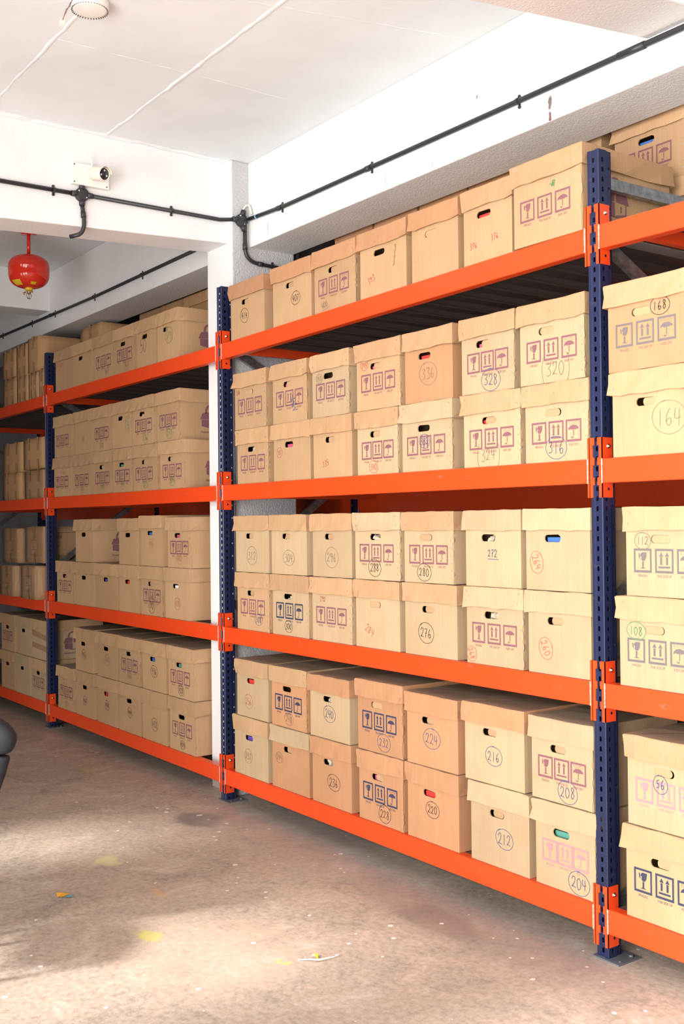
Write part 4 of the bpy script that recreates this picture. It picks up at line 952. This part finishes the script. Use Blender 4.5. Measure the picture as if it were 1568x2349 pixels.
# ------------------------------------------------------------------ ceiling fire extinguisher
t = tag(empty('fire_extinguisher', (-2.335, -.34, CZ)), 'round red ceiling hung fire extinguisher with yellow collar', 'fire extinguisher')
b = MB(); b.lathe([(0, 0), (.058, 0), (.058, -.006), (0, -.006)], (0, 0, 0), 24); recalc(b.build('ceiling_flange', REDP, t))
b = MB(); b.tube([(0, 0, -.004), (0, 0, -.160)], .0135, 16); b.tube([(0, 0, -.155), (0, 0, -.172)], .018, 16); b.build('hanger_rod', REDP, t)
prof = [(0, -.163)]
for k in range(1, 11): a = R(90 * k / 10); prof.append((.151 * math.sin(a) ** .8, -.163 - .085 * (1 - math.cos(a))))
prof += [(.1515, -.262), (.1535, -.264), (.1515, -.267), (.151, -.315)]
for k in range(1, 11): a = R(90 * k / 10); prof.append((.151 * math.cos(a) ** .75 + (.0 if k < 10 else .02), -.315 - .100 * math.sin(a)))
b = MB(); b.lathe(prof, (0, 0, 0), 48); recalc(b.build('tank', REDP, t))
b = MB(); b.lathe([(.0, -.404), (.032, -.404), (.030, -.420), (.024, -.432), (0, -.432)], (0, 0, 0), 24); recalc(b.build('collar', YEL, t))
b = MB(); b.tube([(0, 0, -.430), (0, 0, -.452)], .014, 12); b.tube([(0, 0, -.452), (0, 0, -.485)], .004, 8)
for s in (1, -1): b.tube([(0, .012 * s, -.450), (0, .020 * s, -.470), (0, .008 * s, -.492)], .003, 6)
b.lathe([(.0, -.490), (.012, -.490), (.012, -.494), (0, -.494)], (0, 0, 0), 12)
b.tube([(0, 0, -.440), (-.012, -.030, -.446)], .006, 8); b.lathe([(.010, 0), (.010, .010)], (-.012, -.030, -.452), 12, (-.3, -.8, -.3)); b.tube([(0, 0, -.436), (.010, .026, -.440)], .006, 8)
b.build('sprinkler_nozzle', BRASS, t)
# labels wrapped on the lower dome
def dome(a, r_): # point on the lower dome at azimuth a, radius r_
    k = max(0, min(1, r_ / .151)); ang = math.acos(k ** (1 / .75)); return Vector((r_ * math.cos(a), r_ * math.sin(a), -.315 - .100 * math.sin(ang)))
for (a0, a1, r0, r1) in ((-86, -48, .088, .132), (-12, 8, .095, .118)):
    q = MB(); nn = 6
    for i in range(nn):
        for j in range(nn):
            P = lambda i_, j_: dome(R(a0 + (a1 - a0) * i_ / nn), r0 + (r1 - r0) * j_ / nn) * 1.004 + Vector((0, 0, -.0006))
            q.poly([P(i, j), P(i + 1, j), P(i + 1, j + 1), P(i, j + 1)], True)
    q.build('yellow_label', YEL, t)
# ------------------------------------------------------------------ smoke detector
t = tag(empty('smoke_detector', (1.315, -1.355, CZ)), 'white round smoke detector on the ceiling with loose wires', 'smoke detector')
b = MB(); b.lathe([(0, 0), (.078, 0), (.080, -.006), (.079, -.030), (.074, -.038), (.060, -.041), (0, -.043)], (0, 0, 0), 40); recalc(b.build('housing', WPLAS, t))
b = MB()
for k in range(40): a = 2 * math.pi * k / 40; c, s = math.cos(a), math.sin(a); b.obox((c * .0715, s * .0715, -.0385), (c * .0055, s * .0055, -.003), (-s * .0018, c * .0018, 0), (0, 0, .0012))
b.build('vent_slots', PIPE, t)
WIRE = newmat('brown_wire', (.22, .12, .10), .5)
for q0 in (0, .006):
    b = MB(); b.tube([Vector((.07, -.050 - q0, -.020)), Vector((.085, -.062, -.050 - q0 * 2)), Vector((.060, -.085, -.075 + q0 * 2)), Vector((.035, -.100, -.080)), Vector((.022, -.110, -.092))], .0016, 6); b.build('wire', WIRE, t)
b = MB(); b.obox((.018, -.113, -.100), (.006, .004, .002), (-.004, .008, 0), (0, 0, .010)); b.build('wire_connector', CREAM, t)
t.rotation_euler.z = R(-35)
# ------------------------------------------------------------------ black chair at the left edge
t = tag(empty('padded_chair', (1.222, -1.92, 0), R(0)), 'black vinyl padded chair back cut off by the left edge', 'chair')
ax = Vector((.583, .812, 0)); ay = Vector((-.812, .583, 0)); az = Vector((0, 0, 1))
def pad(name, c, prof, thick, mat):
    """rounded cushion: prof = list of (half width, z), swept in depth with soft edges"""
    b = MB(); rings = []; n = 20
    for (hw, z) in prof:
        base = len(b.v); rings.append(base)
        for k in range(n):
            a = 2 * math.pi * k / n; ca, sa_ = math.cos(a), math.sin(a); e = .55
            x = hw * math.copysign(abs(ca) ** e, ca); y = thick * math.copysign(abs(sa_) ** e, sa_); b.v.append(tuple(Vector(c) + ax * x + ay * y + az * z))
    for i in range(len(rings) - 1):
        for k in range(n): b.f.append([rings[i] + k, rings[i] + (k + 1) % n, rings[i + 1] + (k + 1) % n, rings[i + 1] + k]); b.sm.append(True)
    b.f.append([rings[0] + k for k in range(n)]); b.sm.append(True); b.f.append([rings[-1] + k for k in range(n)]); b.sm.append(True)
    o = b.build(name, mat, t); recalc(o); s = o.modifiers.new('s', 'SUBSURF'); s.levels = 1; s.render_levels = 2; return o
pad('backrest', (0, 0, 0), [(.12, .49), (.150, .50), (.205, .62), (.238, .735), (.240, .742)], .035, VINYL)
pad('headrest', (0, 0, 0), [(.225, .745), (.243, .748), (.262, .79), (.266, .815), (.245, .85), (.20, .885), (.12, .91), (.05, .915)], .045, VINYL)
pad('seat', tuple(ay * -.24), [(.20, .40), (.23, .41), (.235, .45), (.20, .47)], .22, VINYL)
for sx in (-1, 1):
    for sy in (-.42, -.05):
        q = MB(); q.tube([ax * sx * .13 + ay * sy + az * .41, ax * sx * .13 + ay * sy], .014, 10); q.build('leg', PIPE, t)
q = MB()
for s in (-.06, .06): q.box(-.0, .0, 0, 0, 0, 0); q.tube([ax * s + ay * -.05 + az * .42, ax * s + ay * .02 + az * .60], .012, 8)
q.build('back_support', PIPE, t)
# ------------------------------------------------------------------ litter on the floor
t = tag(empty('sweet_wrapper', (.975, -1.365, .001), .4), 'small orange and blue sweet wrapper lying on the concrete floor', 'litter')
b = MB(); P = [(-.055, 0), (-.03, .022), (.0, .026), (.015, .018), (.012, -.02), (-.02, -.026)]; b.poly([(x, y, .004 + .003 * math.sin(x * 90)) for x, y in P]); b.build('wrapper', newmat('orange_foil', (.85, .42, .05), .3), t)
b = MB(); P = [(.012, -.02), (.015, .018), (.035, .014), (.045, .0), (.03, -.016)]; b.poly([(x, y, .005) for x, y in P]); b.build('printed_end', newmat('blue_foil', (.12, .40, .50), .3), t)
t = tag(empty('plastic_strip', (2.245, -.865, .003), .6), 'thin white curled plastic strip on the floor', 'litter')
b = MB(); b.tube([(-.085, -.01, 0), (-.04, .0, .004), (-.01, .0, .006), (.03, .045, .004), (.055, .085, .001)], [.0022, .003, .0035, .002, .0015], 6); b.build('strip', WPLAS, t)
b = MB(); b.poly([(-.01, .0, .006), (-.03, .05, .008), (-.045, .048, .006)]); b.build('yellow_tag', YEL, t)
t = tag(empty('paper_scrap', (-1.95, -.85, .001), .3), 'tiny pale strip of paper on the floor by the black chair', 'litter')
b = MB(); b.box(-.05, .05, -.006, .006, .0, .002); b.build('scrap', FILL['w'], t)
